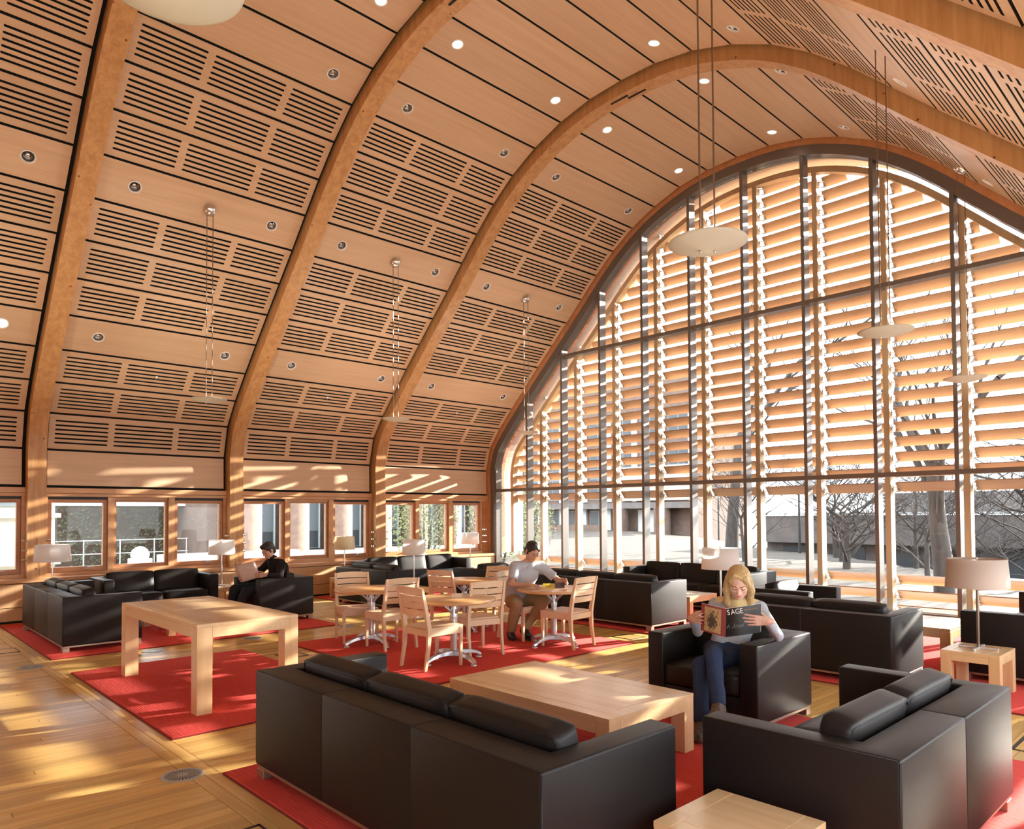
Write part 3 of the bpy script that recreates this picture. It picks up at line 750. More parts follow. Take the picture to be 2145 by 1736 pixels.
oak_table('coffee_table', -7.1, -5.95, 9.2, 9.95, 0.38, 0.09, 0.09, 'low oak coffee table between the two facing sofas near the end window', 'coffee table', 'oak coffee tables')
oak_table('coffee_table', -11.5, -10.45, 8.1, 9.5, 0.38, 0.09, 0.09, 'low oak coffee table of the far corner lounge group', 'coffee table', 'oak coffee tables')
oak_table('side_table', -12.85, -12.4, 4.68, 5.13, 0.40, 0.085, 0.085, 'small oak side table between the two-seat sofa and the newspaper reader', 'side table', 'oak side tables')
oak_table('side_table', -12.85, -12.42, 2.2, 2.62, 0.40, 0.085, 0.085, 'small oak side table at the far end of the leftmost sofa', 'side table', 'oak side tables')
oak_table('side_table', -4.82, -4.36, 7.5, 7.96, 0.40, 0.085, 0.085, 'small oak side table behind the reading woman', 'side table', 'oak side tables')
oak_table('side_table', -10.15, -9.78, 6.95, 7.35, 0.40, 0.085, 0.085, 'small oak side table at the end of the sofa left of the round tables', 'side table', 'oak side tables')
oak_table('side_table', -12.72, -12.28, 7.05, 7.45, 0.40, 0.085, 0.085, 'small oak side table in front of the middle arch rib foot', 'side table', 'oak side tables')
oak_table('side_table', -12.85, -12.42, 10.5, 10.95, 0.40, 0.085, 0.085, 'small oak side table in the corner by the end window', 'side table', 'oak side tables')

# ------------------------------------------------------------------ round tables
def round_table_proto():
    o = empty('round_table'); H = 0.705 - 0.018; r = 0.46
    mb = MB(); mb.lathe([(0.001, H - 0.034), (r - 0.010, H - 0.034), (r - 0.002, H - 0.030), (r, H - 0.024), (r, H - 0.006), (r - 0.003, H - 0.001), (r - 0.008, H), (0.001, H)], 64); mb.build('tabletop', M['roundtop'], o, auto=35)
    mb = MB(); mb.lathe([(0.036, 0.09), (0.036, 0.47), (0.040, 0.475), (0.040, 0.54), (0.020, 0.60), (0.020, H - 0.05), (0.001, H - 0.05)], 24); mb.build('column', M['satin'], o, auto=35)
    mb = MB(); mb.lathe([(0.001, 0.05), (0.045, 0.055), (0.050, 0.08), (0.046, 0.115), (0.036, 0.12)], 20); mb.build('hub', M['satin'], o, smooth=True)
    for k in range(4):
        t = R(45 + 90 * k); c, s = math.cos(t), math.sin(t)
        rings = []
        for d, z, w, th in ((0.03, 0.095, 0.034, 0.030), (0.12, 0.098, 0.032, 0.024), (0.22, 0.088, 0.030, 0.020), (0.30, 0.066, 0.030, 0.018), (0.355, 0.042, 0.030, 0.015), (0.372, 0.036, 0.018, 0.010)):
            rings.append([(c * d - s * w, s * d + c * w, z - th), (c * d + s * w, s * d - c * w, z - th), (c * d + s * w * 0.8, s * d - c * w * 0.8, z + th * 0.6), (c * d, s * d, z + th), (c * d - s * w * 0.8, s * d + c * w * 0.8, z + th * 0.6)])
        l = MB().sweep(rings).build('base_leg', M['satin'], o, auto=40)
        g = MB(); g.lathe([(0.012, 0.034), (0.012, 0.016), (0.030, 0.012), (0.034, 0.0), (0.001, 0.0)], 14, (c * 0.345, s * 0.345, 0)); g.build('glide', M['satin'], l, auto=40)
        a = MB(); a.tube([(c * 0.03, s * 0.03, 0.53), (c * 0.06, s * 0.06, 0.56), (c * 0.13, s * 0.13, 0.615), (c * 0.20, s * 0.20, 0.645), (c * 0.26, s * 0.26, H - 0.037)], [0.018, 0.016, 0.012, 0.011, 0.012], 8); a.build('support_arm', M['satin'], o, smooth=True)
    return o
PROTO['rt'] = round_table_proto()
RT = {1: (-7.75, 4.88), 2: (-6.20, 4.95), 3: (-7.84, 6.45), 4: (-6.12, 6.46)}
for i, lb in {1: 'round table with metal pedestal, left one of the four', 2: 'round table with metal pedestal, nearest the viewer', 3: 'round table with metal pedestal, farthest, mostly hidden by chair backs', 4: 'round table at which the man in the grey shirt reads'}.items():
    o = take('rt'); o.location = (*RT[i], 0.018); o.rotation_euler = (0, 0, R({1: 43, 2: 43, 3: 30, 4: 46}[i])); tag(o, lb, 'table', 'round pedestal tables')

# ------------------------------------------------------------------ chairs
def chair_proto():
    o = empty('dining_chair'); W = 0.46; hw = W / 2
    # origin below the middle of the seat, front is +y
    s = MB(); n = 8; top = []; 
    vs = []; fs = []
    for i in range(n + 1):
        for j in range(n + 1):
            x = -hw + 0.01 + (W - 0.02) * i / n; y = -0.20 + 0.43 * j / n
            u = (i / n - 0.5) * 2; v = (j / n - 0.45) * 2
            dip = -0.012 * max(0, 1 - u * u) * max(0, 1 - v * v)
            vs.append((x, y, 0.432 + dip))
    for i in range(n):
        for j in range(n): a = i * (n + 1) + j; fs.append((a, a + n + 1, a + n + 2, a + 1))
    m = len(vs); vs += [(x, y, 0.412) for x, y, z in vs]; fs += [tuple(q + m for q in f[::-1]) for f in fs]
    rim = [i * (n + 1) for i in range(n + 1)] + [n * (n + 1) + j for j in range(1, n + 1)] + [i * (n + 1) + n for i in range(n - 1, -1, -1)] + [j for j in range(n - 1, 0, -1)]
    fs += [(rim[k], rim[(k + 1) % len(rim)], rim[(k + 1) % len(rim)] + m, rim[k] + m) for k in range(len(rim))]
    s.add(vs, fs); s.build('seat', M['beech'], o, auto=40)
    for sx in (-1, 1):
        r = []
        for y, z, w, d in ((-0.262, 0.0, 0.013, 0.015), (-0.225, 0.22, 0.016, 0.019), (-0.215, 0.40, 0.018, 0.024), (-0.222, 0.46, 0.018, 0.024), (-0.262, 0.66, 0.016, 0.019), (-0.305, 0.845, 0.013, 0.013)):
            cx = sx * (hw - 0.018); r.append([(cx - w, y - d, z), (cx + w, y - d, z), (cx + w, y + d, z), (cx - w, y + d, z)])
        MB().sweep(r).build('back_post', M['beech'], o, auto=40)
        r = []
        for y, z, w in ((0.205, 0.0, 0.013), (0.205, 0.25, 0.017), (0.205, 0.412, 0.019)):
            cx = sx * (hw - 0.022); r.append([(cx - w, y - w, z), (cx + w, y - w, z), (cx + w, y + w, z), (cx - w, y + w, z)])
        MB().sweep(r).build('leg', M['beech'], o)
        a = MB(); a.box(sx * (hw - 0.02) - 0.010, sx * (hw - 0.02) + 0.010, -0.20, 0.19, 0.345, 0.411); a.build('side_rail', M['beech'], o)
    a = MB(); a.box(-hw + 0.035, hw - 0.035, 0.194, 0.214, 0.345, 0.411); a.build('front_rail', M['beech'], o)
    a = MB(); a.box(-hw + 0.034, hw - 0.034, -0.228, -0.206, 0.345, 0.411); a.build('rear_rail', M['beech'], o)
    def ycurve(z): return -0.222 - (z - 0.46) / 0.385 * 0.083
    for z0, z1 in ((0.548, 0.618), (0.628, 0.694), (0.704, 0.768), (0.778, 0.846)):
        rings = []
        for k in range(9):
            u = -1 + k / 4; x = u * (hw - 0.036); c = -0.026 * (1 - u * u) + 0.004
            y0, y1 = ycurve(z0) + c, ycurve(z1) + c; crown = 0.010 * (1 - u * u) * (1 if z1 > 0.8 else 0)
            rings.append([(x, y0 - 0.008, z0), (x, y0 + 0.008, z0), (x, y1 + 0.008, z1 - 0.002 + crown), (x, y1 - 0.008, z1 - 0.002 + crown)])
        MB().sweep(rings).build('back_slat', M['beech'], o, auto=40)
    return o
PROTO['ch'] = chair_proto()
def place_chair(x, y, ang, label, z=0.018):
    """ang: facing direction in degrees, 0 = +X, 90 = +Y"""
    o = take('ch'); o.location = (x, y, z); o.rotation_euler = (0, 0, R(ang - 90)); tag(o, label, 'chair', 'pale wooden dining chairs'); return o
place_chair(-8.10, 4.88, -18, 'pale wooden chair behind the left round table, left of all other chairs')
place_chair(-7.43, 4.94, 176, 'pale wooden chair tucked in at the right side of the left round table')
place_chair(-6.19, 4.66, 90, 'pale wooden chair nearest the viewer, back turned, at the front round table')
place_chair(-6.394, 5.427, 168, 'pale wooden chair between the front table and the reading man, back slats visible')
place_chair(-7.82, 6.25, 101, 'pale wooden chair with its back between the front and the far round tables')
place_chair(-7.62, 6.72, -74, 'pale wooden chair on the far side of the farthest round table')
place_chair(-6.72, 6.52, 0, 'pale wooden chair on which the man in the grey shirt sits')
place_chair(-5.96, 6.51, 186, 'pale wooden chair to the right of the reading man, seen from behind')

# ------------------------------------------------------------------ table lamps
def lamp(x, y, z, dia, label, shade, H=0.80, sh=0.255, pole=None):
    o = empty('table_lamp', (x, y, z), 0, label, 'lamp', 'table lamps with drum shades')
    k = dia / 0.50
    mb = MB(); mb.rbox(-0.155 * k, 0.155 * k, -0.014, 0.014, 0, 0.022, 0.004, 1); mb.rbox(-0.014, 0.014, -0.155 * k, 0.155 * k, 0.0, 0.022, 0.004, 1); mb.build('base', M['acrylic'], o)
    mb = MB(); mb.cyl((0, 0, 0.02), (0, 0, H - 0.06), 0.0125, n=12); mb.build('pole', pole or M['steel'], o, auto=40)
    r0, r1 = dia / 2, dia / 2 * 0.93
    mb = MB(); n = 40; mb.lathe([(r0, H - sh), (r1, H), (r1 - 0.003, H), (r0 - 0.003, H - sh), (r0, H - sh)], n); mb.build('shade', shade, o, smooth=True)
    mb = MB()
    for t in (0, 120, 240): mb.cyl((0, 0, H - 0.012), (r1 * math.cos(R(t)), r1 * math.sin(R(t)), H - 0.012), 0.003, n=6)
    mb.build('shade_fitter', M['steel'], o)
    mb = MB(); mb.lathe([(0.001, H + 0.016), (0.007, H + 0.012), (0.008, H - 0.006), (0.004, H - 0.015)], 10); mb.build('finial', M['steel'], o, smooth=True)
    return o
lamp(-1.83, 7.42, 0.40, 0.50, 'table lamp with taupe drum shade on the oak table at right', M['shade_taupe'], pole=M['cord'])
lamp(-4.60, 7.78, 0.40, 0.45, 'table lamp with white drum shade behind the woman\'s head', M['shade'])
lamp(-12.62, 2.38, 0.40, 0.49, 'sunlit white table lamp in front of the leftmost arch rib', M['shade'])
lamp(-12.65, 4.92, 0.40, 0.445, 'white table lamp left of the man with the newspaper', M['shade'])
lamp(-12.50, 7.25, 0.40, 0.40, 'cream table lamp in front of the third window group', M['shade_cream'])
lamp(-9.97, 7.10, 0.40, 0.39, 'white table lamp behind the left round table, next to the middle arch rib', M['shade'])
lamp(-12.65, 10.58, 0.40, 0.415, 'white table lamp in the corner beside the end window', M['shade'])

# ------------------------------------------------------------------ pendants
def pendant(x, y, zc, zd, side, label, d=0.49):
    o = empty('pendant_lamp', (x, y, zd), 0, label, 'pendant lamp', 'saucer pendant lamps'); r = d / 2
    prof = [(0.001, -0.050)] + [(r * math.sin(R(a)) / math.sin(R(40)), -0.050 + 0.050 * (1 - math.cos(R(a))) / (1 - math.cos(R(40)))) for a in (6, 14, 22, 30, 36, 40)]
    prof += [(r, 0.006), (r - 0.004, 0.006)] + [(q - 0.004 if q > 0.01 else q, z + 0.005) for q, z in prof[::-1]]
    mb = MB(); mb.lathe(prof, 48); mb.build('glass_dish', M['dish'], o, smooth=True)
    mb = MB(); mb.lathe([(0.001, 0.002), (0.012, -0.006), (0.010, -0.016), (0.001, -0.020)], 12); mb.build('bulb', M['bulb'], o, smooth=True)
    h = zc - zd
    for s in (-1, 1):
        mb = MB(); mb.cyl((s * 0.045 * 0.72, s * 0.045 * 0.69, -0.055), (s * 0.045 * 0.72, s * 0.045 * 0.69, h), 0.006, n=6); mb.build('cord', M['cord'], o)
        mb = MB(); mb.lathe([(0.001, -0.064), (0.008, -0.060), (0.008, -0.050)], 10, (s * 0.032, s * 0.031, 0)); mb.build('finial', M['steel'], o, smooth=True)
    mb = MB(); mb.lathe([(0.085, 0.0), (0.083, 0.02), (0.06, 0.045), (0.001, 0.055)], 24); c = mb.build('canopy', M['steel'], o, smooth=True, loc=(0, 0, h))
    c.rotation_euler = (0, PI + side * R(44), 0)
    l = bpy.data.lights.new('pendant_glow', 'POINT'); l.energy = PENDANT_W; l.color = (1, 0.90, 0.76); l.shadow_soft_size = 0.022
    lo = bpy.data.objects.new('pendant_glow', l); COL.objects.link(lo); lo.parent = o; lo.location = (0, 0, -0.009)
PY_ = (0.78, 3.89, 7.10, 10.30)
pendant(-10.50, PY_[0], 6.05, 3.30, -1, 'saucer pendant lamp of the left row just outside the left edge')
ZP = 6.05
pendant(-2.50, PY_[0], 6.10, 3.425, 1, 'saucer pendant lamp cut off by the top edge, nearest the viewer')
pendant(-10.50, PY_[1], ZP, 3.30, -1, 'saucer pendant lamp hanging left, between the first two arch ribs')
pendant(-10.50, PY_[2], ZP, 3.30, -1, 'saucer pendant lamp hanging left, between the second and third arch ribs')
pendant(-10.50, PY_[3], ZP, 3.30, -1, 'saucer pendant lamp hanging left, beside the end window arch')
pendant(-2.42, PY_[1] + 0.1, 6.10, 3.33, 1, 'large saucer pendant lamp on dark cords in front of the end window')
pendant(-2.48, PY_[2] + 0.1, 6.10, 3.33, 1, 'middle saucer pendant lamp of the right row before the end window')
pendant(-2.67, PY_[3] + 0.2, 6.05, 3.33, 1, 'farthest saucer pendant lamp of the right row, small, at right')

# ------------------------------------------------------------------ floor diffusers and floor boxes
def diffuser_proto():
    o = empty('floor_diffuser'); r = 0.115
    mb = MB(); mb.lathe([(0.001, 0.0005), (r, 0.0005)], 32); mb.build('dark_plate', M['black'], o)
    mb = MB(); mb.lathe([(r - 0.012, 0.001), (r - 0.010, 0.005), (r + 0.004, 0.005), (r + 0.010, 0.0)], 40); mb.build('rim', M['grey'], o, smooth=True)
    mb = MB(); mb.lathe([(0.001, 0.005), (0.03, 0.005), (0.032, 0.001)], 20)
    for k in range(30):
        t = 2 * PI * k / 30; c, s = math.cos(t), math.sin(t); w0, w1 = 0.0022, 0.0062
        mb.add([(c * 0.028 - s * w0, s * 0.028 + c * w0, 0.005), (c * (r - 0.01) - s * w1, s * (r - 0.01) + c * w1, 0.005), (c * (r - 0.01) + s * w1, s * (r - 0.01) - c * w1, 0.005), (c * 0.028 + s * w0, s * 0.028 - c * w0, 0.005)], [(0, 1, 2, 3)])
    mb.build('radial_grille', M['grey'], o); return o
PROTO['df'] = diffuser_proto()
for x, y, lb in ((-4.72, 1.60, 'round metal floor diffuser beside the nearest rug corner'), (-9.23, 1.55, 'round metal floor diffuser near the left edge of the floor'), (-9.27, 2.80, 'sunlit round floor diffuser between the leftmost rug and the work table rug'),
                 (-9.28, 4.02, 'round floor diffuser beyond the tall work table'), (-9.33, 5.45, 'round floor diffuser beside the first wooden chair'), (-4.75, 4.06, 'round floor diffuser seen under the low coffee table'), (-9.2, 6.75, 'round floor diffuser behind the round tables')):
    o = take('df'); o.location = (x, y, 0.001); tag(o, lb, 'floor vent', 'round floor diffusers')
def floor_box(x, y, a, b, label):
    o = empty('floor_box', (x, y, 0.0005), 0, label, 'floor box', 'floor boxes'); w = 0.014
    mb = MB(); mb.box(-a, a, -b, -b + w, 0, 0.004); mb.box(-a, a, b - w, b, 0, 0.004); mb.box(-a, -a + w * 1.6, -b, b, 0, 0.004); mb.box(a - w, a, -b, b, 0, 0.004); mb.build('frame', M['black'], o)
    mb = MB(); mb.rbox(-a + w * 1.7, a - w - 0.001, -b + w, b - w, 0, 0.003, 0.0005, 1); mb.build('lid', M['floor'], o)
floor_box(-10.55, 1.47, 0.17, 0.17, 'square floor box with black frame near the left edge')
floor_box(-7.86, 3.87, 0.15, 0.14, 'square floor box with black frame between work table and round tables')
floor_box(-3.52, 1.47, 0.17, 0.17, 'square floor box with black frame at the bottom, beside the nearest rug')
floor_box(-6.13, 3.90, 0.13, 0.13, 'square floor box with black frame behind the nearest sofa\'s arm')
floor_box(-5.85, 7.60, 0.16, 0.15, 'square floor box with black frame in front of the sofa behind the reading man')
floor_box(-1.12, 6.15, 0.15, 0.30, 'floor box with black frame at the right edge')
# ------------------------------------------------------------------ outside
M['lawn'] = noisy('winter_lawn', (0.082, 0.060, 0.041), (0.050, 0.037, 0.026), 1.6, 0.95, 0.0, detail=8)
M['brownbrick'] = noisy('brown_brick', (0.13, 0.085, 0.065), (0.10, 0.065, 0.05), 3.0, 0.9, 0.0)
M['palestone'] = noisy('pale_stone', (0.46, 0.42, 0.33), (0.38, 0.34, 0.26), 2.0, 0.9, 0.0)
M['whitewall'] = mat('white_concrete', (0.55, 0.56, 0.56), 0.8)
M['darkwin'] = mat('far_window_glass', (0.035, 0.04, 0.045), 0.5)
M['bluewin'] = mat('far_curtain_glass', (0.13, 0.15, 0.16), 0.5)
M['slate'] = noisy('grey_brown_brick', (0.13, 0.11, 0.10), (0.10, 0.085, 0.08), 2.0, 0.9, 0.0)
M['bark'] = noisy('grey_bark', (0.062, 0.050, 0.043), (0.036, 0.029, 0.025), 9, 0.95, 0.3, stretch=(1, 1, 0.2))
M['leaf'] = noisy('yellow_green_leaf', (0.22, 0.22, 0.09), (0.13, 0.15, 0.06), 8, 0.8, 0.0)
M['ivy'] = noisy('dark_ivy', (0.20, 0.22, 0.13), (0.09, 0.10, 0.06), 6, 0.85, 0.0)
def sm(a, b, x):
    t = max(0.0, min(1.0, (x - a) / (b - a))); return t * t * (3 - 2 * t)
def ground_z(x, y):
    s = -x / max(y, 1)
    z = -0.35 + 0.65 * sm(20, 45, y) * sm(0.5, 0.8, s)
    e = 25 + max(0, s - 0.25) * 55
    z -= 3.2 * sm(e, e + 9, y) * (1 - sm(0.50, 0.68, s))
    return z
mb = MB(); nx, ny = 60, 50
vs = []
for j in range(ny + 1):
    for i in range(nx + 1):
        x = -70 + 95 * i / nx; y = 12.6 + 75 * (j / ny) ** 1.4; vs.append((x, y, ground_z(x, y) + 0.03 * math.sin(x * 1.3) * math.sin(y * 0.9)))
mb.add(vs, [(j * (nx + 1) + i, j * (nx + 1) + i + 1, (j + 1) * (nx + 1) + i + 1, (j + 1) * (nx + 1) + i) for j in range(ny) for i in range(nx)])
o = mb.build('lawn', M['lawn'], smooth=True); tag(o, kind='structure')
mb = MB(); mb.box(-80, -13.9, -20, 12.6, -1.4, -0.45); o = mb.build('ground_terrace', M['palestone']); tag(o, kind='structure')

def building(name, loc, label): return empty(name, loc, 0, label, 'building')
# brown campus building with white window piers, far left through the end window
b = building('campus_building', (-38, 45, 0), 'brown brick building with rows of windows and white piers beyond the lawn')
mb = MB(); mb.box(-14, 9.5, 0, 8, -0.6, 12.0); mb.build('wall', M['brownbrick'], b)
mb = MB(); mb.box(-14, 10.2, -1.2, 0.0, 2.0, 2.45); mb.build('canopy_slab', M['slate'], b)
mb = MB(); mb.box(-14, 3.0, -2.5, -2.2, -0.3, 0.75); mb.build('garden_wall', M['brownbrick'], b)
mb = MB(); mb.box(3.0, 9.5, -0.25, 0, 2.6, 5.2); mb.build('pale_fascia', M['palestone'], b)
for x in (3.4, 7.2): mb = MB(); mb.cyl((x, -0.9, -0.3), (x, -0.9, 2.0), 0.62, n=14); mb.build('column', M['brownbrick'], b, auto=40)
for x in (4.9, 6.0): mb = MB(); mb.box(x - 0.5, x + 0.5, -0.06, 0.02, 0.2, 1.9); mb.build('pale_panel', M['whitewall'], b)
for fl, (z0, z1) in enumerate(((0.5, 1.85), (2.75, 4.5), (5.2, 6.9), (7.6, 9.3))):
    for k in range(9 if fl else 6):
        x = -13.2 + 2.55 * k
        w = MB(); w.box(x, x + 1.75, -0.05, 0.05, z0, z1); f = w.build('window', M['bluewin'], b)
        p = MB(); p.box(x + 0.06, x + 0.82, -0.07, -0.05, z0 + 0.08, z1 - 0.08); p.box(x + 0.93, x + 1.69, -0.07, -0.05, z0 + 0.08, z1 - 0.08); p.build('pane', M['darkwin'], f)
        p = MB(); p.box(x + 1.80, x + 2.25, -0.18, 0.0, z0 - 0.2, z1 + 0.2); p.build('white_pier', M['whitewall'], b)
# low dark building on the right
b = building('low_building', (-9, 36, 0), 'long low grey-brown building behind the bare trees at right')
mb = MB(); mb.box(-9.5, 14, 0, 10, -4.5, 0.1); mb.build('lower_wall', M['slate'], b)
mb = MB(); mb.box(-9.5, 14, -0.6, 10, 0.1, 1.45); mb.build('brick_band', M['slate'], b)
mb = MB(); mb.box(-9.6, 14, -0.7, 10, 1.50, 1.62); mb.build('white_coping', M['whitewall'], b)
mb = MB(); mb.box(-5, 14, 4, 10, 1.62, 2.6); mb.build('upper_storey', M['slate'], b)
for k in range(9):
    w = MB(); w.box(-8.6 + 2.4 * k, -6.9 + 2.4 * k, -0.05, 0.02, -1.35, -0.05); w.build('window', M['darkwin'], b)
# brick building seen through the left windows
b = building('brick_building', (-26, 15, 0), 'building with round brick columns and tall windows outside the left windows')
mb = MB(); mb.box(-5, -0.6, -5.2, 8, -0.5, 9); mb.build('wall', M['brownbrick'], b)
mb = MB(); mb.box(-0.6, 1.3, -5.2, 9, -1.0, 0.25); mb.build('plinth', M['palestone'], b)
for k in range(7):
    y = -4.0 + 1.9 * k
    mb = MB(); mb.cyl((0, y, 0.25), (0, y, 9), 0.56, n=20); mb.build('column', noisy('column_brick', (0.22, 0.14, 0.105), (0.17, 0.11, 0.085), 5, 0.9, 0.0) if k == 0 else bpy.data.materials['column_brick'], b, auto=40)
    w = MB(); w.box(-0.62, -0.55, y + 0.6, y + 1.3, 0.3, 8.5); f = w.build('window', M['bluewin'], b)
    w = MB(); w.box(-0.56, -0.54, y + 0.62, y + 1.28, 0.35, 1.0); w.build('pane', M['darkwin'], f)
    w = MB(); w.box(-0.62, -0.50, y + 1.3, y + 1.36, 0.3, 8.5); w.build('white_pier', M['whitewall'], b)
# terrace, retaining walls and ivy slope
b = building('terrace', (-24, 7, -0.45), 'white terrace with pale walls and metal railing outside the first left windows')
mb = MB(); mb.box(-5.5, 8.5, -4.5, 5.0, 0.0, 0.25); mb.build('deck', M['whitewall'], b)
mb = MB(); mb.box(3.0, 3.4, -0.6, 3.4, 0.25, 1.02); mb.build('parapet', M['whitewall'], b)
mb = MB(); mb.box(-5.9, -4.8, -3.0, 6.0, 2.45, 2.75); mb.build('canopy_edge', M['whitewall'], b)
mb = MB(); mb.box(-7.5, -6.5, -3.5, 6.0, 0.2, 6.0); mb.build('back_wall', M['brownbrick'], b)
for k in range(8):
    mb = MB(); mb.cyl((-4.5, -3 + 1.15 * k, 0.25), (-4.5, -3 + 1.15 * k, 1.25), 0.02, n=6); mb.build('railing_post', M['whitewall'], b)
for z in (0.75, 1.22):
    mb = MB(); mb.cyl((-4.5, -3.0, z), (-4.5, 5.05, z), 0.016, n=6); mb.build('handrail', M['whitewall'], b)
o = empty('wrapped_statue', (-22.3, 6.35, -0.2), 0, 'white cloth-wrapped block standing on the terrace outside', 'block')
mb = MB(); mb.rbox(-0.26, 0.26, -0.26, 0.26, 0, 0.62, 0.03, 2); mb.build('base', M['whitewall'], o)
mb = MB(); mb.lathe([(0.22, 0.62), (0.25, 0.72), (0.20, 0.86), (0.10, 0.94), (0.001, 0.96)], 14); mb.build('cover', M['whitewall'], o, smooth=True)
b = building('stone_building', (-19, 2.0, 0), 'pale stone building corner outside the leftmost windows')
mb = MB(); mb.box(-4, 0, -4, 1.62, -0.5, 8); mb.build('wall', M['palestone'], b)
for z in (0.55, 1.60): mb = MB(); mb.box(-4.08, 0.10, -4.1, 1.72, z, z + 0.10); mb.build('string_course', M['palestone'], b)
mb = MB(); mb.box(-0.02, 0.03, -0.2, 0.95, 1.85, 3.4); f = mb.build('window', M['bluewin'], b)
mb = MB(); mb.box(0.02, 0.05, -0.1, 0.85, 1.95, 3.3); mb.build('pane', M['darkwin'], f)
# leaves
def leaves(mb, rnd, n, size, sampler):
    for _ in range(n):
        p = Vector(sampler()); a = Vector((rnd.gauss(0, 1), rnd.gauss(0, 1), rnd.gauss(0, 1))).normalized(); c = a.orthogonal().normalized(); d = a.cross(c); s = size * rnd.uniform(0.6, 1.3)
        mb.add([p - c * s, p + d * s * 0.5, p + c * s, p - d * s * 0.5], [(0, 1, 2, 3)])
r4 = random.Random(4)
mb = MB(); leaves(mb, r4, 11000, 0.055, lambda: (-30.3 + r4.uniform(-0.4, 0.5), r4.uniform(4.2, 12.8), r4.uniform(-0.2, 3.6)))
o = mb.build('ivy', M['ivy']); tag(o, 'dark green creeper covering the wall behind the terrace', 'creeper', kind='stuff')
def shrub(x, y, z, w, h, n, label, size=0.042):
    o = empty('shrub', (x, y, z), 0, label, 'shrub', 'shrubs by the corner'); mb = MB()
    for k in range(6):
        a = r4.uniform(0, 6.28); mb.tube([(0, 0, 0), (w * 0.2 * math.cos(a), w * 0.2 * math.sin(a), h * 0.4), (w * 0.42 * math.cos(a), w * 0.42 * math.sin(a), h * r4.uniform(0.6, 0.95))], [0.05, 0.03, 0.01], 5)
    mb.build('stem', M['bark'], o)
    def s():
        while True:
            u, v, t = r4.uniform(-1, 1), r4.uniform(-1, 1), r4.uniform(-1, 1)
            l = u * u + v * v + t * t
            if 0.25 < l < 1 or (l < 0.25 and r4.random() < 0.3): return (u * w / 2, v * w / 2, h * 0.55 + t * h * 0.47)
    lf = MB(); leaves(lf, r4, n * 3, size, s); tag(lf.build('foliage', M['leaf'], o), kind='stuff')
shrub(-18.5, 13.6, -0.45, 2.2, 3.6, 1500, 'yellow-green shrub outside the last left window')
shrub(-17.6, 16.0, -0.45, 2.4, 3.9, 1500, 'yellow-green shrub outside at the corner, seen through both window walls')
shrub(-19.5, 19.0, -0.35, 2.4, 3.0, 1300, 'yellow-green shrub seen through the leftmost panes of the end window')
# bare trees
def bare_tree(x, y, h, r, seed, label, forks=3, depth=5, spread=0.55, lean=(0, 0), trunk_h=0.3):
    rn = random.Random(seed); z = ground_z(x, y) - 0.2
    o = empty('bare_tree', (x, y, z), 0, label, 'tree', 'bare winter trees'); tr = MB(); br = MB()
    def grow(p, d, L, rad, lv, mbx):
        pts = [p]; q = p; dd = d.copy(); n = 4
        for k in range(n):
            jt = 0.03 if lv == 0 else 0.11; dd = (dd + Vector((rn.gauss(0, jt), rn.gauss(0, jt), rn.gauss(0.03, 0.06)))).normalized(); q = q + dd * (L / n); pts.append(q)
        mbx.tube(pts, [rad * (1 - 0.42 * k / n) for k in range(n + 1)], 10 if lv == 0 else (5 if lv < 3 else 3), caps=False)
        if lv >= depth: return
        m = forks if lv < 2 else 3; lo = 1 if lv == 0 and forks > 4 else 2
        for k in range(m):
            i = n if k == 0 else rn.randint(lo, n); a = rn.uniform(0, 6.28)
            side = Vector((math.cos(a), math.sin(a), rn.uniform(-0.2, 0.5))); nd = (dd * (1 - spread * rn.uniform(0.6, 1.1)) + side * spread * rn.uniform(0.7, 1.2)).normalized()
            grow(pts[i], nd, L * (rn.uniform(0.66, 0.86) if forks > 4 else rn.uniform(0.58, 0.80)), rad * (0.58 if k == 0 else 0.42), lv + 1, br)
    tr_top = Vector((lean[0], lean[1], 1)).normalized()
    grow(Vector((0, 0, 0)), tr_top, h * trunk_h, r, 0, tr)
    tr.build('trunk', M['bark'], o, smooth=True); tag(br.build('branches', M['bark'], o, smooth=True), kind='stuff')
bare_tree(-5.45, 19.4, 14, 0.25, 5, 'large bare tree with forked trunk close outside the right panes', 4, 6, 0.42, (0.02, 0), 0.24)
bare_tree(-16.6, 29.0, 15, 0.32, 8, 'tall bare tree on the lawn behind the white lamp', 3, 6, 0.5, (0, 0), 0.36)
bare_tree(-10.2, 25.5, 6, 0.14, 21, 'small bare tree with low spreading branches, middle of the end window', 6, 6, 0.66, (0, 0), 0.30)
bare_tree(-13.2, 32.0, 8, 0.16, 33, 'bare tree at the lawn edge between the two lamp posts', 6, 6, 0.62, (0, 0), 0.28)
bare_tree(-3.9, 25.0, 9, 0.18, 41, 'bare tree with drooping twigs, rightmost outside', 5, 6, 0.64, (-0.1, 0), 0.22)
bare_tree(-8.0, 31.0, 8, 0.16, 52, 'bare tree in front of the low building', 6, 6, 0.64, (0, 0), 0.28)
for i, (x, y, h, lb) in enumerate(((-14.6, 26.5, 6.5, 'bare bushy tree between the tall tree and the low spreading tree'), (-12.0, 29.5, 7.5, 'bare bushy tree behind the armchair with the sunlit cushion'), (-8.6, 27.5, 6.5, 'bare bushy tree left of the large forked tree'),
                                  (-7.2, 24.0, 5.5, 'bare bushy tree just left of the forked trunk'), (-4.9, 28.5, 7.5, 'bare bushy tree right of the forked trunk'), (-6.2, 33.0, 9.0, 'tall bare tree in front of the white coping'), (-18.5, 34.0, 9.0, 'bare tree left of the tall lawn tree'))):
    bare_tree(x, y, h, 0.085, 61 + i, lb, 6, 6, 0.62, (0, 0), 0.30, )
